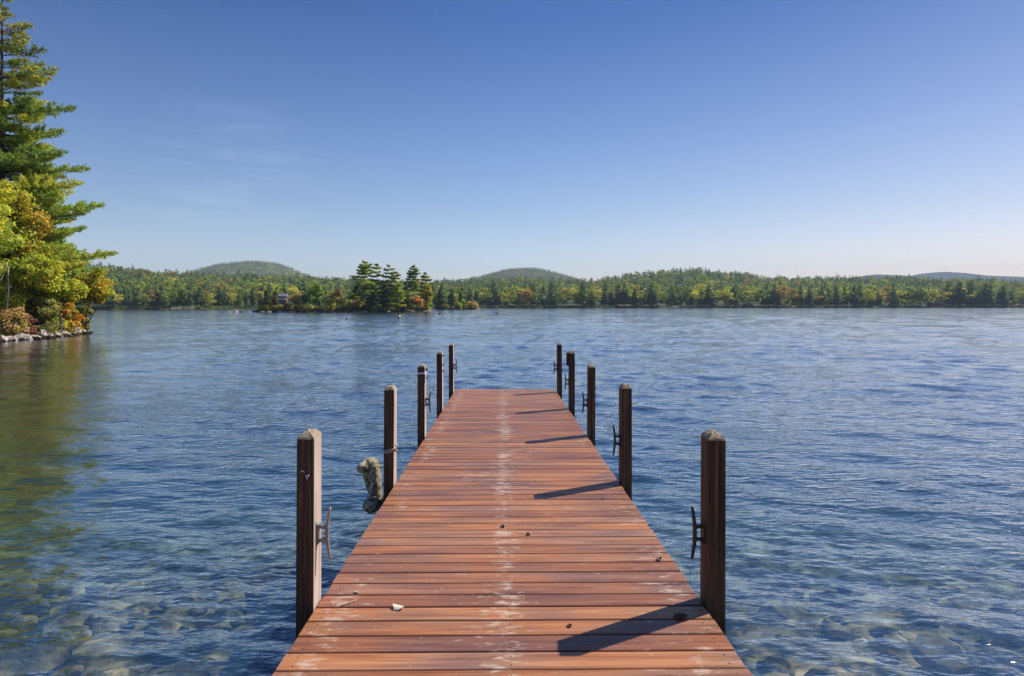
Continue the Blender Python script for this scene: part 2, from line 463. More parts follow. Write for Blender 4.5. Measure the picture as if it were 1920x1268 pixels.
def water_mat():
    m, t = new_mat('lake_water')
    geo = t.n('NewGeometry')
    mp = t.n('Mapping'); mp.inputs['Scale'].default_value = (5.5, 11.5, 1); mp.inputs['Rotation'].default_value = (0, 0, 0.12); t.l(geo, mp)
    n1 = t.n('TexNoise'); n1.inputs['Scale'].default_value = 1.0; n1.inputs['Detail'].default_value = 2.2; n1.inputs['Roughness'].default_value = 0.55; t.l(mp, n1)
    mp2 = t.n('Mapping'); mp2.inputs['Scale'].default_value = (1.5, 3.2, 1); mp2.inputs['Rotation'].default_value = (0, 0, 0.2); t.l(geo, mp2)
    n2 = t.n('TexNoise'); n2.inputs['Scale'].default_value = 1.0; n2.inputs['Detail'].default_value = 2; n2.inputs['Roughness'].default_value = 0.6; t.l(mp2, n2)
    b1 = t.n('Bump'); b1.inputs['Strength'].default_value = 0.75; b1.inputs['Distance'].default_value = 0.031; mp3 = t.n('Mapping'); mp3.inputs['Scale'].default_value = (0.10, 0.22, 1); mp3.inputs['Rotation'].default_value = (0, 0, 0.3); t.l(geo, mp3)
    n3 = t.n('TexNoise'); n3.inputs['Scale'].default_value = 1.0; n3.inputs['Detail'].default_value = 3; t.l(mp3, n3)
    gust = t.ramp(n3, [(0.35, (0.55,) * 3), (0.65, (1.35,) * 3)])
    sp = t.n('SeparateXYZ'); t.l(geo, sp)
    ya = t.math('MULTIPLY_ADD', (sp, 1), 0.16, 1.0); xa = t.math('MULTIPLY_ADD', (sp, 0), -1.0, -0.4); xb = t.math('MULTIPLY_ADD', (sp, 1), -0.36, xa)
    le = t.math('DIVIDE', xb, ya, clamp=True); le = t.math('MULTIPLY_ADD', le, -0.50, 1.0)
    gl2 = t.math('MULTIPLY', gust, le); h2 = t.math('MULTIPLY', n2, le)
    h1 = t.math('MULTIPLY', n1, gl2); t.t.links.new(h1.outputs[0], b1.inputs['Height'])
    b2 = t.n('Bump'); b2.inputs['Strength'].default_value = 0.8; b2.inputs['Distance'].default_value = 0.044; t.t.links.new(h2.outputs[0], b2.inputs['Height'])
    t.t.links.new(b1.outputs[0], b2.inputs['Normal'])
    dt = t.n('VectorMath', operation='DOT_PRODUCT'); t.t.links.new(geo.outputs['Incoming'], dt.inputs[0]); t.t.links.new(b2.outputs[0], dt.inputs[1])
    ab = t.math('ABSOLUTE', (dt, 1)); om = t.math('SUBTRACT', 1.0, ab, clamp=True)      # Schlick, the same from above and below
    pw = t.math('POWER', om, 2.8); fr = t.math('MULTIPLY_ADD', pw, 0.955, 0.045, clamp=True)
    tr = t.n('BsdfTransparent'); tr.inputs[0].default_value = (0.93, 0.96, 0.96, 1)
    df = t.n('BsdfDiffuse'); df.inputs[0].default_value = (0.050, 0.150, 0.245, 1)
    body = t.n('MixShader'); body.inputs[0].default_value = 0.18
    t.l(tr, body, 0, 1); t.l(df, body, 0, 2)
    gl = t.n('BsdfGlossy'); gl.inputs['Roughness'].default_value = 0.045; gl.inputs[0].default_value = (1, 1, 1, 1)
    t.t.links.new(b2.outputs[0], gl.inputs['Normal'])
    mx = t.n('MixShader'); t.l(fr, mx, 0, 0); t.l(body, mx, 0, 1); t.l(gl, mx, 0, 2)
    t.l(mx, t.out)
    va = t.n('VolumeAbsorption'); va.inputs['Color'].default_value = (0.58, 0.76, 0.80, 1); va.inputs['Density'].default_value = 0.19
    t.l(va, t.out, 0, 1)
    return m


water = link('lake_water', water_surface(), water_mat())
tag(water, 'rippled blue lake water', None, None, 'structure')


def bed_depth(x, y):
    d = 0.50 + 0.10 * np.clip(y, -6, 200) + 0.03 * np.abs(x)
    d = np.where(y > 7, 0.50 + 0.70 + 0.22 * (y - 7) + 0.03 * np.abs(x), d)
    return -np.minimum(d, 7.5)


def lake_bed():
    xs = np.concatenate([[-9000, -2000, -400, -120, -60], np.arange(-30, 30.01, 0.16), [60, 120, 400, 2000, 9000]])
    ys = np.concatenate([[-60, -20], np.arange(-4, 16, 0.14), np.arange(16, 60, 3), [120, 400, 2000, 9000]])
    X, Y = np.meshgrid(xs, ys, indexing='ij')
    Z = bed_depth(X, Y)
    Zn = Z.copy()
    for i in range(X.shape[0]):
        for j in range(X.shape[1]):
            if abs(X[i, j]) < 31 and -5 < Y[i, j] < 16:
                p = Vector((X[i, j], Y[i, j], 0))
                n = noise.noise(p * 0.7) * 0.16 + noise.noise(p * 1.9) * 0.10 + abs(noise.noise(p * 4.1 + Vector((7, 3, 1)))) * 0.10
                Zn[i, j] += n
    return grid_mesh('lake_bed', np.stack([X, Y, Zn], -1)[:, ::-1])


def bed_mat():
    m, t = new_mat('stony_lake_bed')
    geo = t.n('NewGeometry')
    b = t.n('BsdfDiffuse')
    n = t.n('TexNoise'); n.inputs['Scale'].default_value = 2.1; n.inputs['Detail'].default_value = 7; n.inputs['Roughness'].default_value = 0.65; t.l(geo, n, 0, 0)
    v = t.n('TexVoronoi'); v.inputs['Scale'].default_value = 3.2; t.l(geo, v)
    r = t.ramp(n, [(0.38, (0.020, 0.026, 0.022)), (0.46, (0.17, 0.15, 0.085)), (0.53, (0.56, 0.46, 0.27)), (0.64, (0.92, 0.80, 0.60))])
    r2 = t.ramp(v, [(0.0, (1.25, 1.2, 1.1)), (0.55, (0.42, 0.42, 0.42))])
    c = t.mix(0.8, r, r2, 'MULTIPLY')
    n4 = t.n('TexNoise'); n4.inputs['Scale'].default_value = 0.55; n4.inputs['Detail'].default_value = 4; t.l(geo, n4)
    r4 = t.ramp(n4, [(0.40, (0.22, 0.26, 0.24)), (0.58, (1.15, 1.05, 0.9))]); c = t.mix(0.9, c, r4, 'MULTIPLY')     # weed and silt between stony patches
    t.l(c, b); t.l(b, t.out)
    return m


M_BED = bed_mat()
bed = link('lake_bed', lake_bed(), M_BED); tag(bed, 'stony lake bed seen through the shallows', None, None, 'structure')


def ico(sub):
    bm = bmesh.new(); bmesh.ops.create_icosphere(bm, subdivisions=sub, radius=1.0)
    bm.verts.index_update()
    v = [x.co.copy() for x in bm.verts]; f = [tuple(q.index for q in x.verts) for x in bm.faces]; bm.free()
    return v, f


ICO3 = ico(3); ICO2 = ico(2)


def rock_pts(seed, sx, sy, sz, base=ICO3, rough=0.35, flat=0.0):
    o = Vector((seed * 3.7, seed * 1.9, seed * 5.3)); out = []
    for p in base[0]:
        k = 1 + rough * noise.noise(p * 1.1 + o) + 0.5 * rough * noise.noise(p * 2.6 + o) + 0.2 * rough * noise.noise(p * 6 + o)
        q = p * k
        # chop with a few planes for broken facets
        for j in range(4):
            d = Vector((math.sin(seed * 2.1 + j * 1.9), math.cos(seed * 1.3 + j * 2.3), math.sin(seed + j * 1.1) * 0.8)).normalized()
            e = q.dot(d) - 0.72
            if e > 0: q = q - d * e * 0.85
        out.append(Vector((q.x * sx, q.y * sy, q.z * sz)))
    return out


sub = MB()
for i in range(520):
    y = random.uniform(1.2, 10); x = random.choice((-1, 1)) * random.uniform(1.3, 3.2 + y * 0.75)
    s = random.uniform(0.05, 0.17) * (2.0 if random.random() < 0.12 else 1)
    z = float(bed_depth(np.array(x), np.array(y)))
    sub.add([p + Vector((x, y, z + 0.08)) for p in rock_pts(i + 5.3, s * random.uniform(0.8, 1.6), s * random.uniform(.7, 1.2), s * random.uniform(.35, .7), ICO2, 0.5)], ICO2[1], False)
o = sub.build('submerged_stones', M_BED); tag(o, 'submerged stones scattered over the shallow lake bed', 'stones', None, 'stuff')

# ------------------------------------------------------------------ dock
YAW, PIT = 0.0125, 0.01484
dock = empty('dock', (0, 0, 0.70)); dock.rotation_euler = (-PIT, 0, YAW)
tag(dock, 'long reddish brown plank dock running out over the lake', 'dock')
XL, XR, YEND = -0.930, 1.0025, 13.38
deck = MB(); pitch = 0.151; gap = 0.012
k0 = int((2.793 + 3.2) / pitch)
y = 2.793 - k0 * pitch; prev = 0.5
while y + pitch <= YEND + 0.02:
    r = random.random(); prev = r
    deck.cur = (r, random.random(), random.random(), 1)
    g = gap + random.uniform(-0.002, 0.003)
    l = XL + random.uniform(-0.004, 0.004); rr = XR + random.uniform(-0.004, 0.004)
    Mx = Matrix.Translation(((l + rr) / 2, y + pitch / 2, -0.019 + random.uniform(-0.0012, 0.0012))) @ Matrix.Rotation(random.uniform(-0.0009, 0.0009), 4, 'Z') @ Matrix.Rotation(random.uniform(-0.006, 0.006), 4, 'X')
    deck.box((0, 0, 0), (rr - l, pitch - g, 0.038), 0.003, Mx)
    y += pitch
deck.build('deck_boards', M_DECK, dock, tint=True)
scr = MB(); y = 2.793 - k0 * pitch
while y + pitch <= YEND + 0.02:
    for xx in (XL + 0.06, 0.03, XR - 0.06):
        for dy in (0.035, 0.108):
            scr.tube([(xx + random.uniform(-.008, .008), y + dy, -0.004), (xx + random.uniform(-.003, .003), y + dy, 0.0014)], 0.0033, 8)
    y += pitch
o = scr.build('screw_heads', M_RUST_SHADE, dock); o['kind'] = 'stuff'
for nm, xx in (('stringer', XL + 0.06), ('stringer', 0.03), ('stringer', XR - 0.06)):
    q = MB(); q.box((xx, (YEND - 3) / 2, -0.1315), (0.045, YEND + 2.9, 0.184), 0.004); q.build(nm, M_STRUCT, dock)
q = MB(); q.box(((XL + XR) / 2, YEND - 0.02, -0.1315), (XR - XL - 0.02, 0.04, 0.184), 0.004); q.build('end_board', M_STRUCT, dock)
for yy in (3.43, 5.9, 8.21, 10.57, 12.87):
    q = MB(); q.box(((XL + XR) / 2, yy + 0.11, -0.30), (XR - XL + 0.10, 0.045, 0.14), 0.004); q.build('cross_beam', M_STRUCT, dock)

# ------------------------------------------------------------------ mooring posts
PW, PD = 0.086, 0.142
PY = [3.375, 5.845, 8.16, 10.5, 12.8]


def post_shaft(h, seed):
    """4x6 timber from lake bed to shoulder; sun-facing side gets the second, lit-toned material"""
    b = MB(); rnd = random.Random(seed)
    zs = [-3.2, -1.2, -0.3, 0.2, h]
    ring = []
    for z in zs:
        ring.append([(-PW / 2, -PD / 2, z), (PW / 2, -PD / 2, z), (PW / 2, PD / 2, z), (-PW / 2, PD / 2, z)])
    bm = bmesh.new()
    rows = [[bm.verts.new(p) for p in r] for r in ring]
    for i in range(len(rows) - 1):
        for k in range(4):
            bm.faces.new((rows[i][k], rows[i][(k + 1) % 4], rows[i + 1][(k + 1) % 4], rows[i + 1][k]))
    bm.faces.new(rows[0][::-1]); bm.faces.new(rows[-1])
    ed = [e for e in bm.edges if abs(e.verts[0].co.z - e.verts[1].co.z) > 0.05]
    bmesh.ops.bevel(bm, geom=ed, offset=0.005, segments=2, affect='EDGES')
    me = bpy.data.meshes.new('shaft'); bm.to_mesh(me); bm.free()
    return me


def post_cap(h, top, seed, kind='pyramid'):
    """chamfered, weathered top"""
    rnd = random.Random(seed); b = MB()
    n = 5; hw, hd = PW / 2, PD / 2
    prof = [(1.0, 0.0), (0.90, 0.28), (0.66, 0.62), (0.40, 0.86), (0.18, 1.0)] if kind == 'round' else [(1.0, 0.0), (0.80, 0.42), (0.60, 0.80), (0.36, 0.96), (0.15, 1.0)]
    rows = []
    for s, t in prof:
        row = []
        m = 4
        for (ax_, ay, bx, by) in ((-1, -1, 1, -1), (1, -1, 1, 1), (1, 1, -1, 1), (-1, 1, -1, -1)):
            for j in range(m):
                u = j / m; x = ax_ + (bx - ax_) * u; yv = ay + (by - ay) * u
                jx = rnd.uniform(-0.0022, 0.0022) if t > 0 else 0
                row.append(Vector((x * (hw - (1 - s) * 0.043) + jx, yv * (hd - (1 - s) * 0.052) + jx, h + t * top + (rnd.uniform(-0.003, 0.003) if t > 0 else 0))))
        rows.append(row)
    N = len(rows[0]); vs = [p for r in rows for p in r]; fs = []
    for i in range(len(rows) - 1):
        for k in range(N):
            fs.append((i * N + k, i * N + (k + 1) % N, (i + 1) * N + (k + 1) % N, (i + 1) * N + k))
    fs.append(tuple((len(rows) - 1) * N + k for k in range(N)))
    b.add(vs, fs, False)
    return b.mesh('weathered_top')


def cleat_mesh():
    """dock cleat lying on its side: plate on the face x=0, horns along z, facing +x"""
    b = MB()
    b.box((0.004, 0, 0), (0.008, 0.042, 0.105), 0.003)
    for s in (-1, 1):
        b.tube([(0.004, 0, s * 0.036), (0.022, 0, s * 0.032), (0.044, 0, s * 0.030)], [0.013, 0.0095, 0.011], 10)
        vs, fs = ICO2
        b.add([Vector((p.x * 0.013 + 0.046, p.y * 0.013, p.z * 0.012 + s * 0.031)) for p in vs], fs, True)
        b.tube([(0.009, 0.011, s * 0.046), (0.012, 0.011, s * 0.046)], 0.005, 8)
    b.tube([(0.062, 0, -0.132), (0.058, 0, -0.115), (0.048, 0, -0.045), (0.0465, 0, 0), (0.048, 0, 0.045), (0.058, 0, 0.115), (0.062, 0, 0.132)],
           [0.0052, 0.0080, 0.0100, 0.0105, 0.0100, 0.0080, 0.0052], 10)
    return b.mesh('cleat')


CLEAT = cleat_mesh()
POST_LABELS = {
    ('L', 0): 'nearest left dock post, sunlit-toned inner face, grey cleat, white scraps on its front',
    ('L', 1): 'left dock post with old rope tied round it and bumper hanging behind',
    ('L', 2): 'left dock post with white band below its top and a shade-toned cleat',
    ('L', 3): 'left dock post without cleat, small bolts on its inner face, second from far end',
    ('L', 4): 'farthest left dock post at the far corner of the dock, with small cleat',
    ('R', 0): 'nearest right dock post, thick dark timber with lichened chipped top and shade-toned cleat',
    ('R', 1): 'dark right dock post, second from the viewer, casting a long shadow on the planks',
    ('R', 2): 'middle dark right dock post with cleat on its left face',
    ('R', 3): 'right dock post with a short block fixed beside its top',
    ('R', 4): 'farthest right dock post at the far corner of the dock, with small cleat'}
SHOULDER = {('L', 0): .835, ('L', 1): .805, ('L', 2): .825, ('L', 3): .85, ('L', 4): .875, ('R', 0): .83, ('R', 1): .82, ('R', 2): .82, ('R', 3): .86, ('R', 4): .885}
CLEATZ = {('L', 0): 0.998, ('L', 2): 0.98, ('L', 4): 0.99, ('R', 0): 1.00, ('R', 1): 0.979, ('R', 2): 0.971, ('R', 3): 0.958, ('R', 4): 0.975}
posts = {}
for side in 'LR':
    for i, yy in enumerate(PY):
        key = (side, i)
        inner = -0.9405 if side == 'L' else 1.0115
        xc = -YAW * yy + inner + (-PW / 2 if side == 'L' else PW / 2)
        zd = 0.70 - PIT * yy
        p = empty('mooring_post', (xc, yy + PD / 2, zd), YAW)
        tag(p, POST_LABELS[key], 'post', 'mooring posts along the dock edges')
        me = post_shaft(SHOULDER[key], i * 7 + (side == 'R'))
        me.materials.append(M_POST); me.materials.append(M_POST_SUNLIT)
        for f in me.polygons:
            if abs(f.normal.x) > 0.9 and (f.normal.x > 0): f.material_index = 1  # faces towards the sun take the lit-toned copy
        o = bpy.data.objects.new('shaft', me); COL.objects.link(o); o.parent = p
        if side == 'L':
            pass
        link('weathered_top', post_cap(SHOULDER[key], 0.034, i * 3 + (side == 'R') * 50, 'round' if i % 2 == 0 else 'pyramid'), M_CAP, p)
        if side == 'L': p.children[-1].rotation_euler = (0, 0, 0)
        if key in CLEATZ:
            sgn = 1 if side == 'L' else -1
            c = link('cleat', CLEAT.copy() if key == ('L', 0) else CLEAT, None, p)
            if len(c.data.materials) == 0: c.data.materials.append(M_METAL if key == ('L', 0) else M_RUST_SHADE)  # nearest left cleat keeps its lit grey, the rest have shade in the colour
            c.location = (sgn * (PW / 2 + 0.001), 0.0, CLEATZ[key] - zd)
            if side == 'R': c.rotation_euler = (0, 0, math.pi)
        posts[key] = p
        p.rotation_euler = (random.uniform(-.006, .006), random.uniform(-.005, .005), YAW + random.uniform(-.03, .03))
# white scraps stapled on the nearest left post
p = posts[('L', 0)]
for (px, py, sh) in ((567, 884, 0), (575.5, 893, 1)):
    v = at(px, py, PY[0]); lx = v.x - p.location.x; lz = v.z - p.location.z
    b = MB()
    if sh == 0:
        b.tube([(lx - .011, -PD / 2 - .004, lz - .004), (lx - .003, -PD / 2 - .010, lz + .006), (lx + .010, -PD / 2 - .005, lz - .004)], [.002, .0035, .002], 6)
    else:
        b.tube([(lx - .009, -PD / 2 - .007, lz + .010), (lx - .002, -PD / 2 - .010, lz - .003), (lx + .009, -PD / 2 - .008, lz + .009)], [.002, .004, .003], 6)
        b.tube([(lx - .001, -PD / 2 - .008, lz - .003), (lx - .002, -PD / 2 - .004, lz - .016)], [.0035, .002], 6)
    b.build('string_scrap', M_WHITE, p)
# band and strip on the third left post
p = posts[('L', 2)]; h3 = SHOULDER[('L', 2)]
b = MB(); e = 0.0025; zb = h3 - 0.072
for (cx, cy, sx, sy) in ((0, -PD / 2 - e / 2, PW + 2 * e, e), (0, PD / 2 + e / 2, PW + 2 * e, e), (-PW / 2 - e / 2, 0, e, PD), (PW / 2 + e / 2, 0, e, PD)):
    b.box((cx, cy, zb), (sx, sy, 0.018))
b.build('white_band', M_WHITE, p)
b = MB(); b.box((PW / 2 + 0.006, -PD / 2 + 0.02, zb - 0.062), (0.008, 0.034, 0.10), 0.002); b.build('white_strip', M_WHITE, p)
for kz in (0.03, 0.13):
    b = MB(); b.tube([(PW / 2, -0.02, h3 - kz), (PW / 2 + 0.03, -0.02, h3 - kz)], 0.012, 8); b.build('bolt', M_RUST_SHADE, p)
p = posts[('L', 3)]
for kz in (0.03, 0.17, 0.26):
    b = MB(); b.tube([(PW / 2, -0.02, .85 - kz), (PW / 2 + 0.028, -0.02, .85 - kz)], 0.012, 8); b.build('bolt', M_RUST_SHADE, p)
p = posts[('R', 3)]
b = MB(); b.box((-PW / 2 - 0.02, -0.02, .86 - 0.09), (0.036, 0.09, 0.20), 0.004); b.build('side_block', M_POST, p)

# ------------------------------------------------------------------ rope and bumper at second left post
p = posts[('L', 1)]
rope = empty('mooring_rope', (p.location.x, p.location.y, 0.0))
tag(rope, 'frayed tan rope looped and knotted around the second left post', 'rope')


def coil_pts(z0, z1, turns):
    out = []; n = int(turns * 24)
    for i in range(n + 1):
        a = 2 * math.pi * i / 24; c, s_ = math.cos(a), math.sin(a)
        q = 1.0 / max(abs(c), abs(s_)); q = min(q, 1.22)
        out.append(Vector((c * q * (PW / 2 + 0.006), s_ * q * (PD / 2 + 0.006), z0 + (z1 - z0) * i / n + 0.012 * math.sin(a + 0.6))))
    return out


b = MB(); b.tube(coil_pts(0.885, 0.925, 2.3), 0.006, 7); b.build('coil', M_ROPE, rope)
b = MB()
kx = PW / 2 + 0.016; kyy = -PD / 2 - 0.004
b.tube([(kx - .02, kyy, .905), (kx, kyy - .012, .915), (kx + .014, kyy + .01, .905), (kx + .004, kyy + .022, .893), (kx - .008, kyy + .004, .900), (kx + .01, kyy - .006, .922), (kx + .008, kyy, .945), (kx - .004, kyy, .958)], .0065, 7)
b.tube([(kx, kyy, .905), (kx - .015, kyy - .01, .893), (kx - .03, kyy - .006, .898)], .005, 7)
b.build('knot', M_ROPE, rope)

bum = empty('dock_bumper', at(697, 900, 6.0))
tag(bum, 'mottled tan canvas bumper hung outside the second left post', 'bumper')


def lump(path, rads, seed, squash=1.0, amp=0.12, n=18):
    b = MB(); pts = []
    P = [Vector(q) for q in path]
    # resample
    Q = []; RR = []
    for i in range(len(P) - 1):
        for j in range(5):
            u = j / 5; Q.append(P[i].lerp(P[i + 1], u)); RR.append(rads[i] * (1 - u) + rads[i + 1] * u)
    Q.append(P[-1]); RR.append(rads[-1])
    b.tube(Q, RR, n)
    o = Vector((seed, seed * 2, seed * 3)); vv = []
    c = [q for q in Q for _ in range(n)]
    for q, v in zip(c, b.v):
        v = Vector(v); d = v - q
        vv.append(tuple(q + d * (1 + amp * noise.noise(v * 16 + o) + amp * 0.7 * noise.noise(v * 40 + o))))
    b.v = vv
    return b


lump([(0.075, 0.02, -0.165), (0.045, 0.0, -0.14), (0.022, 0.0, -0.07), (0.005, 0, 0.03), (-0.006, -0.01, 0.11), (-0.012, -0.01, 0.17), (-0.012, -0.01, 0.196)],
     [0.03, 0.055, 0.066, 0.076, 0.082, 0.066, 0.02], 1.0, amp=0.09).build('body', M_CANVAS, bum)
lump([(-0.072, -0.125, 0.118), (-0.066, -0.10, 0.125), (-0.035, -0.02, 0.135), (-0.005, 0.07, 0.14)], [0.035, 0.046, 0.050, 0.045], 4.0, amp=0.07).build('rolled_end', M_CANVAS, bum)
lump([(0.005, -0.13, -0.235), (0.008, -0.125, -0.205), (0.020, -0.06, -0.195), (0.04, 0.05, -0.19)], [0.045, 0.066, 0.072, 0.06], 9.0, amp=0.06).build('lower_roll', M_CANVAS, bum)
b = MB()
b.tube([(0.02, -0.07, 0.0), (0.018, -0.085, -0.04), (0.016, -0.095, -0.085), (0.012, -0.11, -0.13)], 0.006, 7)
b.tube([(0.0, -0.08, -0.028), (0.02, -0.092, -0.03), (0.035, -0.08, -0.04), (0.015, -0.09, -0.05), (0.0, -0.08, -0.04)], 0.0075, 7)
b.tube([(-0.02, -0.115, -0.14), (0.0, -0.125, -0.125), (0.012, -0.122, -0.130), (0.02, -0.12, -0.122)], 0.007, 7)
b.tube([(0.02, -0.06, 0.0), (0.05, -0.03, 0.06), (0.07, 0.0, 0.10), (0.095, 0.0, 0.13)], 0.006, 7)
b.build('tie_line', M_ROPE, bum)

# ------------------------------------------------------------------ debris on the deck
def curled_leaf(L, Wd, curl, seed, flip=False):
    rnd = random.Random(seed); b = MB(); nu, nv = 9, 6; vs = []
    for i in range(nu):
        u = i / (nu - 1); w = Wd * math.sin(math.pi * min(1, u * 0.92 + 0.06)) ** 0.7 * (1 + 0.25 * math.sin(u * 21 + seed))
        for j in range(nv):
            v = j / (nv - 1) * 2 - 1; a = v * curl
            rr = w / max(curl, 0.2)
            vs.append(Vector((u * L - L / 2, rr * math.sin(a), (0.012 - rr * (1 - math.cos(a)) if flip else rr * (1 - math.cos(a))) + 0.3 * L * (u - 0.5) ** 2 + rnd.uniform(0, 0.0015))))
    fs = [(i * nv + j, (i + 1) * nv + j, (i + 1) * nv + j + 1, i * nv + j + 1) for i in range(nu - 1) for j in range(nv - 1)]
    b.add(vs, fs, True)
    # thin blade thickness
    n0 = len(vs); b.add([p_ + Vector((0, 0, 0.0012)) for p_ in vs], [f[::-1] for f in fs], True)
    return b


def on_deck(o, px, py, rz, lift=0.001):
    o.location = deck_at(px, py) + Vector((0, 0, lift)); o.rotation_euler = (-PIT, 0, rz)


e1 = curled_leaf(0.064, 0.026, 0.75, 1, True).build('fallen_leaf', M_PAPER); on_deck(e1, 747, 1142, 0.5 + 2.2)
tag(e1, 'curled pale cream leaf lying on the deck boards near the left front', 'leaf')
e1 = curled_leaf(0.075, 0.028, 1.1, 2).build('fallen_leaf', M_DRYLEAF); on_deck(e1, 1276, 1160, 0.3)
tag(e1, 'curled dark red-brown leaf in the shadow of the nearest right post', 'leaf')
e1 = curled_leaf(0.045, 0.020, 1.3, 3).build('fallen_leaf', M_DRYLEAF); on_deck(e1, 1236, 1050, 1.3)
tag(e1, 'small dark dry leaf near the right edge of the deck', 'leaf')
e1 = curled_leaf(0.035, 0.012, 1.2, 4).build('fallen_leaf', M_PAPER); on_deck(e1, 669, 1112, -0.5)
tag(e1, 'small pale leaf sliver beside a board gap at the left edge of the deck', 'leaf')
b = MB(); b.tube([(-0.045, -0.025, 0.004), (-0.01, 0.0, 0.007), (0.03, 0.03, 0.006), (0.037, 0.037, 0.012)], [0.003, 0.0035, 0.003, 0.002], 6); b.tube([(0.0, 0.008, 0.007), (0.02, 0.0, 0.012)], [0.002, 0.001], 5)
e1 = b.build('twig', M_TWIG); on_deck(e1, 654, 1134, 0.2); tag(e1, 'short pale broken twig on the deck at the left', 'twig')


def acorn(px, py, rz, lab):
    t = empty('acorn', (0, 0, 0)); on_deck(t, px, py, rz, 0.0105); tag(t, lab, 'acorn')
    b = MB(); b.tube([(-0.016, 0, 0), (-0.014, 0, 0), (-0.006, 0, 0), (0.004, 0, 0)], [0.001, 0.006, 0.0105, 0.0105], 12); b.build('nut', M_ACORN, t)
    b = MB(); b.tube([(0.002, 0, 0), (0.006, 0, 0), (0.012, 0, 0), (0.015, 0, 0), (0.022, 0, 0)], [0.0122, 0.012, 0.008, 0.002, 0.0015], 12); b.build('cap', M_TWIG, t)


acorn(991, 1004, 0.7, 'acorn on the deck boards just right of the worn centre line')
acorn(943, 989, 2.4, 'acorn on the worn pale centre line of the deck')
e1 = curled_leaf(0.03, 0.012, 1.2, 6).build('fallen_leaf', M_DRYLEAF); on_deck(e1, 1130, 936, 0.9)
tag(e1, 'tiny dark leaf fragment on the boards near the second right post', 'leaf')
e1 = curled_leaf(0.03, 0.012, 1.2, 8).build('fallen_leaf', M_DRYLEAF); on_deck(e1, 1068, 1175, 1.9)
tag(e1, 'tiny dark leaf fragment on the boards above the tip of the nearest shadow', 'leaf')
#@@PART2
HAZE = 1.25e-4
# ------------------------------------------------------------------ vegetation tools
def unit(a):
    return a / np.maximum(np.linalg.norm(a, axis=-1, keepdims=True), 1e-9)


def leaf_quads(C, Nn, size, rng, asp=0.62):
    n = len(C)
    Nn = unit(Nn); a = unit(rng.normal(size=(n, 3)))
    u = unit(np.cross(Nn, a)); v = np.cross(Nn, u)
    s = np.broadcast_to(size, (n,))[:, None]
    bend = Nn * s * 0.18
    return np.stack([C - u * s, C + v * s * asp + bend, C + u * s, C - v * s * asp + bend], 1)


def pick(pal, rng, n):
    w = np.array([p[1] for p in pal], float); w /= w.sum()
    return np.array([p[0] for p in pal])[rng.choice(len(pal), n, p=w)]


def crown(clumps, per, size, pal, rng, up=0.35, jit=0.30):
    """clumps: list of (center, (rx,ry,rz)); leaf faces through the volume of each clump"""
    Q = []; Cc = []
    for c, r in clumps:
        n = max(4, int(per * rng.uniform(0.7, 1.25)))
        d = unit(rng.normal(size=(n, 3))); rad = rng.uniform(0.25, 1.0, n) ** 0.55
        # ragged edge
        rad *= rng.uniform(0.75, 1.35, n)
        P = np.array(c) + d * rad[:, None] * np.array(r)
        Nn = d + rng.normal(size=(n, 3)) * 0.6 + np.array([0, 0, up])
        Q.append(leaf_quads(P, Nn, size * rng.uniform(0.6, 1.25, n), rng))
        base = pick(pal, rng, 1)[0]; sub_ = pick(pal, rng, n)
        m = (rng.random(n) < 0.35)[:, None]
        col = np.where(m, sub_, base) * rng.uniform(1 - jit, 1 + jit, (n, 1)) * rng.uniform(0.93, 1.07, (n, 3))
        Cc.append(col)
    return np.concatenate(Q), np.concatenate(Cc)


def envelope_clumps(center, R, n, cr, rng, hollow=0.45, low=-0.8):
    out = []
    while len(out) < n:
        d = unit(rng.normal(size=3))
        if d[2] < low: continue
        k = rng.uniform(hollow, 0.95)
        p = np.array(center) + d * k * np.array(R)
        r = cr * rng.uniform(0.65, 1.3)
        out.append((p, (r * rng.uniform(0.9, 1.3), r * rng.uniform(0.9, 1.3), r * rng.uniform(0.55, 0.9))))
    return out


def limb_path(a, b, rnd, n=6, sag=0.0, wob=0.06):
    a = Vector(a); b = Vector(b); L = (b - a).length; out = []
    for i in range(n + 1):
        t = i / n; p = a.lerp(b, t)
        p += Vector((rnd.uniform(-1, 1), rnd.uniform(-1, 1), rnd.uniform(-1, 1))) * wob * L * math.sin(math.pi * t)
        p.z += sag * L * (t * t - t)
        out.append(p)
    return out


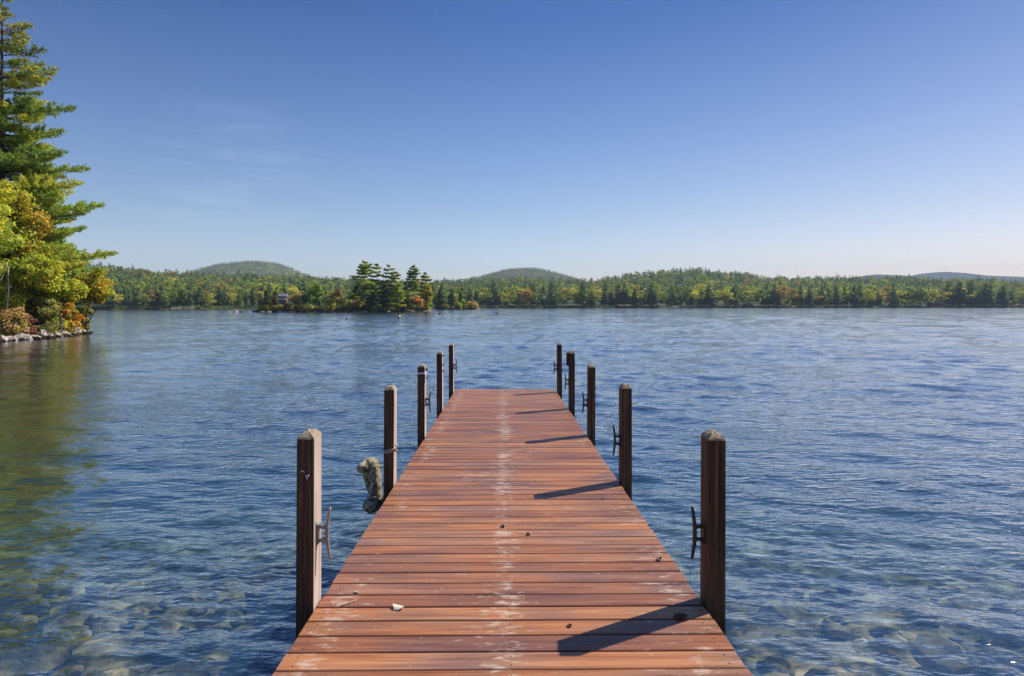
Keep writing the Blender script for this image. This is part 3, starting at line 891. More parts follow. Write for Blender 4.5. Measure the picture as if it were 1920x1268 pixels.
def pine_arrays(H_, branches, rng, blade=0.2, wid=0.05, twig_step=0.34, K=9, pal=None, trunk_r=0.02, lean=(0, 0), tuft_step=0.22, spread=0.42):
    """returns (trunk MB, blades (N,3,3), colours). branches: (z, azimuth, length, rise)"""
    rnd = random.Random(int(rng.integers(1e6)))
    tb = MB(); n = 9; tr = []
    for i in range(n + 1):
        t = i / n
        tr.append(Vector((lean[0] * t + 0.05 * math.sin(t * 7) * H_ * 0.02, lean[1] * t, H_ * t)))
    tb.tube(tr, [H_ * trunk_r * (1 - 0.93 * i / n) * (1.25 if i == 0 else 1) for i in range(n + 1)], 8)
    TP = []; TD = []; TC = []
    for (z, az, L, rise) in branches:
        t = min(max(z / H_, 0), 1); base = Vector((lean[0] * t, lean[1] * t, z))
        d = Vector((math.cos(az), math.sin(az), 0)); sd_ = Vector((-d.y, d.x, 0))
        pts = []
        m = 6
        for i in range(m + 1):
            u = i / m
            pts.append(base + d * L * u + Vector((0, 0, rise * L * u + 0.10 * L * u * u)) + sd_ * math.sin(u * 3 + z) * 0.05 * L)
        tb.tube(pts, [max(0.008, (0.010 * L + 0.012) * (1 - 0.85 * i / m)) for i in range(m + 1)], 4, cap=False)
        bc = pick(pal, rng, 1)[0] * rng.uniform(0.8, 1.2)
        u = 0.22 + 0.1 * rnd.random(); side = 1
        while u <= 1.0:
            i = min(int(u * m), m - 1); f = u * m - i; p = pts[i].lerp(pts[i + 1], f)
            l = (spread * L * (1.05 - u) ** 0.75 + 0.16) * rnd.uniform(0.6, 1.25)
            ang = side * math.radians(rnd.uniform(38, 72))
            td = (d * math.cos(ang) + sd_ * math.sin(ang) + Vector((0, 0, rnd.uniform(-0.05, 0.28)))).normalized()
            k = 0.25 * l if l > 0.5 else 0
            while k <= l:
                q = p + td * k + Vector((0, 0, 0.08 * k * k / max(l, .1)))
                TP.append(q); TD.append(td); TC.append(bc); k += tuft_step
            side = -side; u += twig_step / max(L, 0.6) * rnd.uniform(0.6, 1.3) * 0.5
        TP.append(pts[-1]); TD.append(d); TC.append(bc)
    TP = np.array([tuple(p) for p in TP]); TD = np.array([tuple(p) for p in TD]); TC = np.array(TC)
    n = len(TP)
    P = np.repeat(TP, K, 0) + rng.normal(size=(n * K, 3)) * tuft_step * 0.22
    D = unit(np.repeat(TD, K, 0) * 0.75 + rng.normal(size=(n * K, 3)) * 0.75 + np.array([0, 0, 0.38]))
    ln = blade * rng.uniform(0.6, 1.3, n * K)[:, None]
    sidev = unit(np.cross(D, rng.normal(size=(n * K, 3)))) * wid * rng.uniform(0.7, 1.3, n * K)[:, None]
    T = np.stack([P - sidev, P + sidev, P + D * ln], 1)
    C = np.repeat(TC, K, 0) * rng.uniform(0.72, 1.28, (n * K, 1)) * rng.uniform(0.94, 1.06, (n * K, 3))
    return tb, T, C


G_PINE = [((0.229, 0.326, 0.083), 3), ((0.326, 0.401, 0.083), 3), ((0.171, 0.267, 0.108), 2), ((0.498, 0.459, 0.098), 1.2)]
G_PINEY = [((0.452, 0.522, 0.077), 3), ((0.331, 0.435, 0.077), 3), ((0.592, 0.592, 0.087), 1.5), ((0.209, 0.313, 0.087), 1.5)]
G_YG = [((0.506, 0.532, 0.055), 3), ((0.379, 0.456, 0.061), 3), ((0.66, 0.594, 0.065), 1.5), ((0.228, 0.317, 0.061), 1.2)]
G_YEL = [((0.583, 0.467, 0.043), 3), ((0.427, 0.389, 0.043), 3), ((0.66, 0.487, 0.049), 1.5), ((0.272, 0.293, 0.049), 1)]
G_ORG = [((0.483, 0.209, 0.052), 3), ((0.419, 0.306, 0.048), 2.4), ((0.531, 0.153, 0.072), 1.4), ((0.241, 0.25, 0.041), 1.8), ((0.58, 0.306, 0.048), 1.6)]
G_MAP = [((0.60, 0.36, 0.06), 1.6), ((0.55, 0.50, 0.06), 3), ((0.56, 0.24, 0.09), 0.8), ((0.40, 0.46, 0.06), 4), ((0.64, 0.45, 0.05), 1.6)]
G_RUST = [((0.58, 0.24, 0.05), 3), ((0.62, 0.31, 0.05), 3), ((0.52, 0.36, 0.05), 2), ((0.42, 0.15, 0.06), 1)]
G_TAN = [((0.60, 0.42, 0.19), 3), ((0.52, 0.44, 0.12), 2.5), ((0.64, 0.42, 0.25), 2), ((0.36, 0.36, 0.09), 2)]
G_MAROON = [((0.21, 0.084, 0.07), 3), ((0.308, 0.14, 0.098), 2), ((0.14, 0.084, 0.042), 1)]
G_OLIVE = [((0.265, 0.278, 0.079), 3), ((0.398, 0.372, 0.094), 2), ((0.159, 0.2, 0.075), 2)]
G_DARK = [((0.073, 0.135, 0.057), 3), ((0.104, 0.173, 0.057), 2), ((0.143, 0.208, 0.057), 1)]
G_GREEN = [((0.238, 0.364, 0.062), 3), ((0.168, 0.28, 0.062), 2), ((0.364, 0.462, 0.067), 2)]


def bank_z(x, y):
    # distance inland from the shoreline (shoreline given as x at each y)
    xs = np.interp(y, [20, 30, 36, 40, 43, 47, 52, 56, 60, 66], [-44, -35, -31.5, -30.1, -29.9, -30.7, -32.3, -36, -44, -70])
    return 0.05 + 0.16 * (xs - x) if x < xs else -0.3


# ------------------------------------------------------------------ left bank
def bank_mesh():
    ys = np.array([12, 20, 26, 30, 33, 36, 38, 40, 41.5, 43, 45, 47, 49, 51, 53, 55, 57, 60, 63, 66, 70])
    sh = np.interp(ys, [12, 20, 30, 36, 40, 43, 47, 52, 56, 60, 66, 70], [-60, -44, -35, -31.5, -30.1, -29.9, -30.7, -32.3, -36, -44, -70, -95])
    ds = np.array([-5, -2.5, -1.0, -0.3, 0.2, 0.8, 1.6, 3, 5, 8, 14, 25, 60, 140])
    P = np.zeros((len(ys), len(ds), 3))
    for i in range(len(ys)):
        for j in range(len(ds)):
            d = ds[j]; z = 0.16 * d if d > 0 else 0.55 * d
            if d > 8: z = 1.28 + 0.07 * (d - 8)
            x = sh[i] - d; n = noise.noise(Vector((x * 0.5, ys[i] * 0.5, 3))) * 0.25 if d > 0 else 0
            P[i, j] = (x, ys[i], z + n)
    return grid_mesh('left_bank', P)


o = link('left_bank', bank_mesh(), M_SOIL); tag(o, 'leaf-littered wooded bank on the left', None, None, 'structure')


def place_tree(name, label, cat, base, trunk_mb, crown_me, crown_mat, bark, group=None, trunk_name='trunk'):
    t = empty(name, base); tag(t, label, cat, group)
    if trunk_mb is not None: trunk_mb.build(trunk_name, bark, t)
    link('crown' if trunk_name == 'trunk' else 'foliage', crown_me, crown_mat, t)
    return t


BG = 'trees on the left bank'
# tall white pine at the left edge
rng = np.random.default_rng(21); Yp = 48.0; bx = ax(4, Yp); bz = bank_z(bx, Yp)
topz = at(0, -28, Yp).z - bz
sil = [(0, 12), (30, 20), (55, 55), (78, 58), (100, 76), (124, 73), (143, 105), (166, 86), (186, 60), (203, 136), (224, 92), (246, 112), (270, 70), (290, 120), (313, 147), (332, 110), (350, 157), (370, 120), (385, 176), (403, 168), (440, 132), (466, 122), (480, 204), (500, 185), (520, 120)]
br = []
for (py, tip) in sil:
    z = at(0, py, Yp).z - bz; L = max(0.5, ax(tip, Yp) - bx)
    br.append((z - 0.06 * L, rng.uniform(-0.22, 0.22), L, -0.02 if py > 180 else 0.10))
for i in range(300):
    f = rng.random() ** 0.55; py = -20 + f * 560; z = at(0, py, Yp).z - bz
    L = (0.6 + 5.4 * f ** 0.7) * rng.uniform(0.5, 1.0)
    br.append((z, rng.uniform(0, 2 * math.pi), L, rng.uniform(-0.05, 0.2) if py > 120 else 0.25))
# keep stray branches inside the ragged right-hand outline
env = sorted(sil); lim = lambda z: np.interp(HOR - (z + bz - H) * F / Yp, [e[0] for e in env], [e[1] for e in env])
br2 = []
for n_, (z, a, L, r) in enumerate(br):
    reach = (lim(z) - 4) * Yp / F
    if n_ >= len(sil) and math.cos(a) > 0.35 and L * math.cos(a) > reach * 0.78: L = reach * 0.7 / math.cos(a)
    br2.append((z, a, max(L, 0.4), r))
tb, T, C = pine_arrays(topz, br2, rng, blade=0.23, wid=0.036, twig_step=0.30, K=11, pal=G_PINEY, trunk_r=0.013, tuft_step=0.19, spread=0.42)
hi = np.clip((T[:, 0, 2] / topz - 0.62) / 0.25, 0, 1)[:, None]      # the older needles high up are browner
C = C * (1 - hi) + C * np.array([0.86, 0.72, 0.95]) * hi
place_tree('white_pine', 'tall white pine with ragged layered branches at the left edge, highest tree in view', 'tree', (bx, Yp, bz), tb, np_mesh('crown', T, 3, C), M_NEEDLE, M_BARK, BG)

# pines behind, closing the left edge
for k, (px, Yk, toppx, lab, seed) in enumerate(((-88, 43, -140, 'pine at the very left edge of the photo, only its branch tips in view', 6), (-30, 54, 190, 'shorter dark pine behind the tall white pine at the left edge', 5), (62, 58, 405, 'dark green hemlock standing behind the yellow-green birch on the left bank', 9))):
    rng = np.random.default_rng(seed); x = ax(px, Yk); z0 = bank_z(x, Yk); hh = at(0, toppx, Yk).z - z0; br = []
    for i in range(150):
        f = rng.random(); L = (0.4 + (3.2, 4.2, 2.4)[k] * f) * rng.uniform(0.6, 1.0)
        br.append((hh * (1 - f * 0.92), rng.uniform(0, 6.28), L, rng.uniform(-0.15, 0.1)))
    tb, T, C = pine_arrays(hh, br, rng, blade=0.24, wid=0.045, twig_step=0.45, K=10, pal=(G_PINEY, G_PINE, G_DARK)[k], trunk_r=0.013, tuft_step=0.25)
    place_tree('pine_tree' if k < 2 else 'hemlock', lab, 'tree', (x, Yk, z0), tb, np_mesh('crown', T, 3, C), M_NEEDLE, M_BARK, BG)


def broadleaf(name, label, px, Y, crown_px, R, pal, seed, n=34, cr=0.75, per=260, size=0.13, bark=None, trunks=None, base_px=None, group=BG, r0=0.11, hollow=0.45):
    """crown_px: (px,py) of crown centre; R in metres"""
    rng = np.random.default_rng(seed); rnd = random.Random(seed)
    x = ax(px, Y); z0 = bank_z(x, Y) - 0.1; base = Vector((x, Y, z0))
    cc = at(crown_px[0], crown_px[1], Y) - base
    cl = envelope_clumps(tuple(cc), R, n, cr, rng, hollow)
    tb = MB()
    tr = trunks or [((0, 0, 0), (cc.x, cc.y, cc.z + R[2] * 0.4))]
    for (a, b_) in tr:
        pth = limb_path(a, b_, rnd, 7, 0.0, 0.025)
        tb.tube(pth, [r0 * (1 - 0.75 * i / 7) for i in range(8)], 7)
    for c, r in (cl[::2] if not trunks else []):
        a, b_ = tr[rnd.randrange(len(tr))]; s_ = Vector(a).lerp(Vector(b_), rnd.uniform(0.45, 0.95))
        pth = limb_path(s_, c, rnd, 4, 0.1, 0.06); tb.tube(pth, [r0 * 0.3, r0 * 0.22, r0 * 0.17, r0 * 0.12, r0 * 0.06], 4, cap=False)
    Q, C = crown(cl, per, size, pal, rng)
    return place_tree(name, label, 'tree', base, tb, np_mesh('crown', Q, 4, C), M_LEAF, bark or M_BARK, group)


broadleaf('maple_tree', 'maple turning orange and red in front of the tall pine at the left edge', 22, 45.5, (28, 425), (1.9, 1.6, 2.6), G_MAP, 31, n=44, cr=0.62, per=230, size=0.12)
broadleaf('birch_tree', 'yellow-green birch with two bare pale trunks on the left bank', 30, 44.0, (62, 512), (1.7, 1.4, 1.25), G_YG, 32, n=30, cr=0.55, per=240, size=0.11, bark=M_BIRCH,
          trunks=[((-0.75, -1.5, 0.0), (0.72, -1.7, 4.6)), ((0.42, -1.5, 0.0), (0.80, -1.7, 4.3))], r0=0.06)
broadleaf('birch_tree', 'small yellow birch leaning out over the water at the tip of the left bank', 150, 52.0, (176, 537), (1.0, 1.2, 1.55), G_YG + G_YEL, 33, n=26, cr=0.48, per=230, size=0.12, bark=M_BARK,
          trunks=[((0, 0, 0), (1.0, 0.2, 3.2)), ((0, 0.2, 0), (1.5, 0, 2.2))], r0=0.07)
broadleaf('young_tree', 'young yellow-green tree in the middle of the left bank beside the orange bush', 112, 46.5, (118, 545), (1.25, 1.2, 0.95), G_YG, 34, n=22, cr=0.48, per=210, size=0.11)
broadleaf('broadleaf_tree', 'mid green broadleaf tree behind the birch trunks on the left bank', 75, 52.0, (72, 478), (2.6, 1.6, 2.6), G_GREEN, 35, n=36, cr=0.75, per=230, size=0.14)
broadleaf('broadleaf_tree', 'green and gold tree low at the left edge behind the tan bush', -5, 43.5, (0, 540), (1.6, 1.5, 1.7), G_YG, 36, n=26, cr=0.6, per=220, size=0.12)
broadleaf('broadleaf_tree', 'olive tree between the yellow leaning birch and the young tree on the left bank', 132, 55.0, (140, 528), (1.3, 1.3, 1.6), G_GREEN, 37, n=22, cr=0.6, per=200, size=0.14)


def bush(label, px, Y, py, R, pal, seed, per=200, n=14, cr=None, size=0.095):
    Y += 1.0; py -= 6
    rng = np.random.default_rng(seed); rnd = random.Random(seed); x = ax(px, Y); base = Vector((x, Y, bank_z(x, Y) - 0.15))
    cc = at(px, py, Y) - base; cr = cr or 0.5 * min(R)
    cl = envelope_clumps(tuple(cc), R, int(n * 1.6), cr, rng, 0.2)
    cl += envelope_clumps((cc.x, cc.y, cc.z * 0.45), (R[0] * .9, R[1] * .9, cc.z * 0.5), n, cr, rng, 0.2)
    tb = MB()
    for c, r in cl: tb.tube(limb_path((rnd.uniform(-.15, .15), 0, 0), c, rnd, 4, 0.1, 0.05), [0.03, 0.025, 0.02, 0.014, 0.006], 4, cap=False)
    Q, C = crown(cl, per, size, pal, rng)
    return place_tree('shore_bush', label, 'bush', base, tb, np_mesh('foliage', Q, 4, C), M_LEAF, M_BARK, 'bushes along the left bank', 'stems')


bush('tan and pink bush at the far left above the shore rocks', 14, 41.5, 606, (1.05, 0.9, 0.75), G_TAN, 51, n=20)
bush('maroon bush between the tan bush and the dark hollow on the left bank', 52, 42.6, 611, (0.42, 0.5, 0.5), G_MAROON, 52, n=10)
bush('dark olive bush in the middle of the left bank', 82, 44.2, 590, (0.95, 0.8, 1.05), G_OLIVE, 53, n=20)
bush('bright orange bush near the tip of the left bank', 126, 47.6, 591, (0.62, 0.6, 0.55), G_RUST[1:3] + G_YEL, 54, n=14)
bush('amber bush right at the tip of the left bank', 143, 49.5, 603, (0.36, 0.5, 0.5), G_RUST, 55, n=9)
bush('low yellow-olive bush above the pale rocks of the left bank', 104, 46.2, 612, (0.55, 0.5, 0.38), G_YG, 56, n=10)
bush('gold bush under the orange bush on the left bank', 118, 47.2, 615, (0.42, 0.4, 0.28), G_YEL, 57, n=8)
bush('grey-green drooping bush trailing to the water at the bank tip', 160, 52.5, 588, (0.40, 0.6, 0.62), G_OLIVE, 58, n=10, per=70)
bush('green leafy bush below the leaning birch trunks', 32, 43.6, 582, (0.62, 0.5, 0.5), G_YG, 59, n=12)
bush('tall dark green thicket filling the hollow behind the maroon bush', 60, 46.0, 575, (1.3, 0.9, 1.3), G_DARK, 60, n=24)
bush('green thicket behind the orange bush of the left bank', 118, 50.5, 568, (1.4, 0.9, 1.2), G_GREEN, 61, n=24)
bush('olive thicket behind the tan bush at the far left', -4, 45.0, 580, (1.6, 0.9, 1.3), G_OLIVE, 62, n=24)

broadleaf('broadleaf_tree', 'tall yellow-green broadleaf tree cut off by the left photo edge', -62, 42.0, (-62, 425), (2.6, 2.0, 3.6), G_YG, 38, n=60, cr=0.8, per=190, size=0.14)
ROCKS = [(-10, 640, 30, 13, 'dark rock at the photo edge on the left shore', M_STRUCT), (24, 637, 24, 7, 'broad pale slab rock at the left end of the shore', M_ROCK), (46, 633, 22, 9, 'pointed pale rock second along the left shore', M_ROCK),
         (72, 632, 15, 6, 'flat pale rock below the dark hollow of the left bank', M_ROCK), (86, 628, 15, 12, 'tilted pale slab in the middle of the left shore', M_ROCK), (98, 631, 11, 10, 'round yellowish rock in the middle of the left shore', M_ROCK),
         (110, 628, 17, 9, 'wedge-shaped pale rock right of the round yellowish rock', M_ROCK), (127, 626, 12, 9, 'square pinkish rock below the gold bush', M_ROCK), (139, 626, 11, 7, 'small pinkish rock right of the square one', M_ROCK),
         (149, 622, 12, 11, 'upright pinkish rock near the tip of the left shore', M_ROCK), (158, 624, 13, 7, 'low pale rock at the very tip of the left shore', M_ROCK), (57, 628, 10, 8, 'small rock behind the pointed rock on the left shore', M_ROCK), (8, 630, 16, 10, 'brown rock under the tan bush on the left shore', M_ROCK)]
for i, (px, py, w, hpx, lab, m) in enumerate(ROCKS):
    Y = 38.0
    while Y < 54 and ax(px, Y) > float(np.interp(Y, [30, 36, 40, 43, 47, 52, 56], [-35, -31.5, -30.1, -29.9, -30.7, -32.3, -36])): Y += 0.05
    Y += 0.25 if hpx < 12 else 0.5
    c = Vector((ax(px, Y), Y, 0.04)); sx = w / 2 * Y / F * 1.5; sz = hpx / 2 * Y / F * 2.2
    b = MB(); b.add([Matrix.Rotation(random.uniform(-.3, .3), 3, 'Y') @ p_ for p_ in rock_pts(i * 1.7 + 2.2, sx, sx * 0.8, sz, ICO3, 0.35)], ICO3[1], False)
    o = b.build('shore_rock', m); o.location = (c.x, c.y - 0.3, 0.05); tag(o, lab, 'rock', 'rocks along the left shore')
b = MB()
for i in range(120):
    y = random.uniform(36, 56); xs = float(np.interp(y, [20, 30, 36, 40, 43, 47, 52, 56], [-44, -35, -31.5, -30.1, -29.9, -30.7, -32.3, -36]))
    s = random.uniform(0.06, 0.2); b.add([p_ + Vector((xs + random.uniform(-0.6, 0.35), y, random.uniform(-0.05, 0.08))) for p_ in rock_pts(i + .4, s * 1.4, s, s * .7, ICO2, 0.35)], ICO2[1], False)
o = b.build('shore_stones', M_SOIL); tag(o, 'small stones strewn along the left shoreline', 'stones', None, 'stuff')

rng = np.random.default_rng(44); cl_q = []; cl_c = []
for i in range(420):
    y = rng.uniform(16, 64); xs = float(np.interp(y, [12, 20, 30, 36, 40, 43, 47, 52, 56, 60, 66, 70], [-60, -44, -35, -31.5, -30.1, -29.9, -30.7, -32.3, -36, -44, -70, -95]))
    d = rng.uniform(1.5, 45); x = xs - d; r = rng.uniform(.4, .9)
    if x / y > -0.74 and d < 6: continue
    Q, C = crown([((x, y, 0.16 * min(d, 8) + .07 * max(0, d - 8) + r * .5), (r * 1.5, r * 1.3, r))], 90, .16, [G_GREEN, G_OLIVE, G_YG, G_TAN][rng.choice(4, p=[.4, .3, .2, .1])], rng); cl_q.append(Q); cl_c.append(C)
    if i % 7 == 0 and x / y < -0.88:
        hh = rng.uniform(9, 17); zb = 0.16 * min(d, 8)
        Q, C = crown(envelope_clumps((x, y, zb + hh * .58), (2.6, 2.6, hh * .42), 26, 1.0, rng, .3), 90, .22, [G_PINEY, G_YG, G_GREEN][rng.integers(3)], rng); cl_q.append(Q); cl_c.append(C)
o = link('bank_woods', np_mesh('bank_woods', np.concatenate(cl_q), 4, np.concatenate(cl_c)), M_LEAF); tag(o, 'undergrowth and woods covering the left bank behind its shore trees', 'woods', None, 'stuff')

# ------------------------------------------------------------------ island
def island_ground(name, ctrl, label):
    """ctrl: list of (px, Yfront, depth)"""
    P = []
    for (px, Y0, dp) in ctrl:
        row = []
        for (t, z) in ((-0.15, -1.2), (-0.02, -0.15), (0.03, 0.25), (0.2, 0.8), (0.5, 1.1), (0.85, 0.7), (1.0, -0.2), (1.1, -1.5)):
            Y = Y0 + t * dp; row.append((ax(px, Y0), Y, z * (0.3 if dp < 4 else 1)))
        P.append(row)
    o = link(name, grid_mesh(name, np.array(P)), M_SOIL); tag(o, label, None, None, 'structure'); return o


def isl_Y(px): return float(np.interp(px, [470, 560, 700, 815, 870, 905], [196, 198, 206, 232, 300, 330]))


island_ground('island_ground', [(468, 197, 2), (480, 197, 10), (520, 197, 16), (580, 198, 22), (640, 201, 26), (700, 206, 30), (760, 216, 26), (800, 228, 16), (812, 234, 3)], 'low ground of the wooded island')
island_ground('point_ground', [(808, 330, 3), (820, 328, 20), (860, 326, 24), (892, 328, 14), (902, 332, 3)], 'low ground of the small point right of the island')

IG = 'trees on the wooded island'


def far_conifer(name, label, px, py_top, Y, wpx, seed, pal, group=IG, zbase=0.6, layered=True, leanpx=0, bare=0.12, nb=70, K=7):
    rng = np.random.default_rng(seed); x = ax(px, Y); hh = at(0, py_top, Y).z - zbase; wr = wpx / 2 * Y / F * (1.3 if layered else 1.1); br = []
    if layered:
        lv = np.linspace(1.0, bare, max(8, int(nb / 6)))
        for f in lv:
            for j in range(6):
                s = (1 - f) ** 0.45 * 0.9 + 0.14
                br.append((hh * (f - 0.01) + rng.normal() * 0.12, rng.uniform(0, 6.28), wr * s * rng.uniform(0.45, 1.15), 0.12 if f > .7 else 0.0))
    else:
        for i in range(nb):
            f = rng.random(); br.append((hh * (1 - f * (1 - bare)), rng.uniform(0, 6.28), wr * (0.08 + f) * rng.uniform(0.6, 1.05), -0.12))
    sc = Y / F
    tb, T, C = pine_arrays(hh, br, rng, blade=max(0.35, 2.6 * sc), wid=1.0 * sc, twig_step=2.4 * sc, K=K, pal=pal, trunk_r=0.011, lean=(leanpx * sc, 0), tuft_step=1.7 * sc, spread=0.45)
    return place_tree(name, label, 'tree', (x, Y, zbase), tb, np_mesh('crown', T, 3, C), M_NEEDLE, M_BARK, group)


def far_broad(name, label, px, py_top, py_bot, wpx, Y, seed, pal, group=IG, cat='tree', zbase=0.5, per=90, n=None):
    rng = np.random.default_rng(seed); rnd = random.Random(seed); sc = Y / F; x = ax(px, Y); base = Vector((x, Y, zbase))
    zc = at(px, (py_top + py_bot) / 2, Y) - base; R = (wpx / 2 * sc * 0.85, wpx / 2 * sc * 0.8, (py_bot - py_top) / 2 * sc * 0.88)
    cr = 5.0 * sc; n = n or max(7, int(wpx * (py_bot - py_top) / 55))
    cl = envelope_clumps(tuple(zc), R, n, cr, rng, 0.25)
    tb = MB(); tb.tube(limb_path((0, 0, 0), (zc.x, zc.y, zc.z + R[2] * .4), rnd, 5, 0, .03), [0.16, .14, .12, .09, .06, .03], 6)
    for c, r in cl[::3]: tb.tube(limb_path((0, 0, zc.z * .6), c, rnd, 3, 0, .05), [.07, .05, .04, .02], 4, cap=False)
    Q, C = crown(cl, per, 1.55 * sc, pal, rng, up=0.4)
    t = place_tree(name, label, cat, base, tb, np_mesh('crown', Q, 4, C), M_LEAF, M_BARK, group, 'trunk' if cat == 'tree' else 'stems')
    return t


far_conifer('white_pine', 'tallest pine of the island, broad and lit yellow-green', 682, 492, 207, 50, 61, G_PINEY, leanpx=2, nb=90)
far_conifer('white_pine', 'tall pine close to the right of the tallest island pine', 706, 496, 212, 34, 62, G_PINE, nb=70)
far_conifer('white_pine', 'thin-topped pine in the middle of the island', 729, 499, 211, 30, 63, G_PINE, nb=70)
far_conifer('white_pine', 'shorter lit pine right of the thin-topped island pine', 742, 511, 210, 32, 64, G_PINEY, nb=70)
far_conifer('white_pine', 'sparse pine with flat tufted top standing alone on the island', 775, 500, 222, 30, 65, G_PINE, nb=60, bare=.45)
far_conifer('white_pine', 'pine at the right end of the island', 798, 513, 228, 28, 66, G_PINE, nb=60)
far_conifer('fir_tree', 'dark fir low in front of the tallest island pine', 704, 540, 206, 42, 67, G_DARK, layered=False, bare=0.03, nb=80)
far_conifer('fir_tree', 'dark fir in the middle of the island below the thin-topped pine', 722, 533, 207, 36, 68, G_DARK, layered=False, bare=0.03, nb=80)
far_conifer('fir_tree', 'dark fir left of the tallest island pine', 668, 535, 208, 34, 69, G_DARK, layered=False, bare=0.03, nb=80)
far_conifer('fir_tree', 'dark fir between the yellow-green tree and the red maple on the island', 760, 528, 216, 30, 70, G_DARK, layered=False, bare=0.03, nb=70)
far_broad('broadleaf_tree', 'round bright green tree at the left of the island', 590, 524, 583, 46, 201, 71, G_GREEN)
far_broad('broadleaf_tree', 'dark green tree behind the round bright green island tree', 572, 540, 580, 24, 207, 171, G_DARK)
far_broad('broadleaf_tree', 'russet tree behind the yellow bushes of the island', 630, 538, 575, 40, 209, 72, G_TAN + G_OLIVE + G_MAROON)
far_broad('shore_bush', 'yellow bush at the left of the island shore row', 622, 556, 584, 36, 200, 73, G_YEL, cat='bush')
far_broad('shore_bush', 'yellow-green bush in the middle of the island shore', 645, 557, 584, 30, 202, 74, G_YG, cat='bush')
far_broad('shore_bush', 'tan bush beside the dark fir on the island shore', 667, 553, 584, 26, 202, 75, G_TAN, cat='bush')
far_broad('broadleaf_tree', 'yellow-green tree between the island pines and the red maple', 746, 535, 572, 26, 211, 76, G_YG)
far_broad('maple_tree', 'orange-red maple on the island shore', 780, 547, 582, 30, 219, 77, G_RUST + G_TAN)
far_broad('broadleaf_tree', 'gold tree at the right end of the island', 800, 528, 582, 24, 226, 78, G_YEL)
far_broad('shore_bush', 'olive bush at the right of the island shore below the pines', 738, 566, 584, 28, 209, 79, G_OLIVE, cat='bush')
for i, (px, top, w, pal, lab) in enumerate(((490, 572, 18, G_OLIVE, 'low olive bush at the left tip of the island'), (505, 568, 20, G_YEL, 'low yellow bush near the left tip of the island'), (521, 571, 18, G_OLIVE, 'dark olive bush below the cabin'),
                                            (537, 567, 18, G_RUST, 'russet bush below and right of the cabin'), (567, 570, 18, G_TAN, 'low tan bush left of the round green island tree'), (606, 572, 16, G_OLIVE, 'low olive bush under the round green island tree'))):
    far_broad('shore_bush', lab, px, top, 586, w, 198, 81 + i, pal, cat='bush', zbase=0.3, n=9)
far_conifer('spruce_tree', 'pale grey-green young spruce at the left end of the island', 500, 545, 200, 22, 91, [((0.12, 0.14, 0.07), 1), ((0.16, 0.17, 0.08), 1)], layered=False, bare=.05, nb=50)
far_conifer('larch_tree', 'pale tan-green young larch left of the cabin', 515, 547, 199, 16, 92, [((0.22, 0.19, 0.07), 1), ((0.16, 0.16, 0.06), 1)], layered=False, bare=.05, nb=50)
far_broad('broadleaf_tree', 'tan-brown tree right of the cabin on the island', 555, 546, 583, 28, 199, 93, G_TAN)
# small point right of the island
PG = 'trees on the small point right of the island'
far_conifer('fir_tree', 'dark fir at the left of the small point beyond the island', 826, 540, 330, 20, 94, G_DARK, PG, layered=False, bare=.03, nb=50)
far_conifer('fir_tree', 'tall dark fir in the middle of the small point', 846, 543, 330, 18, 95, G_DARK, PG, layered=False, bare=.03, nb=50)
far_conifer('spruce_tree', 'lit green spruce at the right of the small point', 866, 540, 332, 20, 96, G_GREEN, PG, layered=False, bare=.03, nb=50)
far_broad('shore_bush', 'wide tan bush at the right tip of the small point', 887, 562, 581, 26, 329, 97, G_TAN, PG, 'bush', n=12)
far_broad('shore_bush', 'gold-green bush at the foot of the firs on the small point', 857, 566, 581, 22, 328, 98, G_YG, PG, 'bush', n=10)
far_broad('shore_bush', 'dark bush at the left foot of the small point', 835, 568, 581, 22, 328, 99, G_OLIVE, PG, 'bush', n=10)

b = MB()
for i in range(90):
    px = random.uniform(482, 805); Y = isl_Y(px) - random.uniform(0.0, 1.2); s = random.uniform(0.15, 0.5)
    b.add([p_ + Vector((ax(px, Y), Y, 0.05)) for p_ in rock_pts(i + .9, s * 1.5, s, s * .7, ICO2, 0.35)], ICO2[1], False)
o = b.build('island_stones', M_ROCK); tag(o, 'pale stones along the island waterline', 'stones', None, 'stuff')
for i, (px, w, hgt, lab) in enumerate(((416, 8, .25, 'low dark rock breaking the water farthest left of the island'), (430, 7, .3, 'small pale rock in the water, second of the row left of the island'), (442, 13, .75, 'largest pale rock in the water left of the island'), (452, 9, .35, 'dark low rock beside the largest pale rock'), (468, 12, .35, 'flat rock in the water close to the island tip'))):
    Y = 197; s = w / 2 * Y / F; bb = MB(); bb.add(rock_pts(i * 2.3 + 1, s, s * .8, hgt, ICO2, 0.3), ICO2[1], False)
    o = bb.build('lake_rock', M_ROCK if i in (1, 2, 4) else M_SOIL); o.location = (ax(px, Y), Y, 0.02); tag(o, lab, 'rock', 'rocks in the water left of the island')

# ------------------------------------------------------------------ hills, far shore
SHORE = ([-2600, 0, 200, 420, 560, 800, 900, 1130, 1400, 1920, 2600, 4600], [300, 330, 345, 365, 400, 470, 500, 520, 560, 620, 660, 700])
RIDGE = ([-2600, -600, 0, 120, 190, 250, 330, 400, 480, 560, 620, 700, 820, 870, 920, 1000, 1060, 1110, 1150, 1200, 1250, 1300, 1380, 1440, 1550, 1620, 1700, 1800, 1920, 2200, 3000, 4600],
         [500, 470, 480, 488, 494, 502, 509, 512, 514, 516, 520, 524, 525, 523, 518, 517, 521, 523, 516, 508, 502, 501, 508, 517, 518, 518, 518, 521, 524, 520, 510, 515])


def shoreY(px): return np.interp(px, *SHORE)


def ridgeY(px): return shoreY(px) + np.interp(px, [200, 900, 1250, 1920], [420, 620, 700, 520])


TREE_H = 12.5


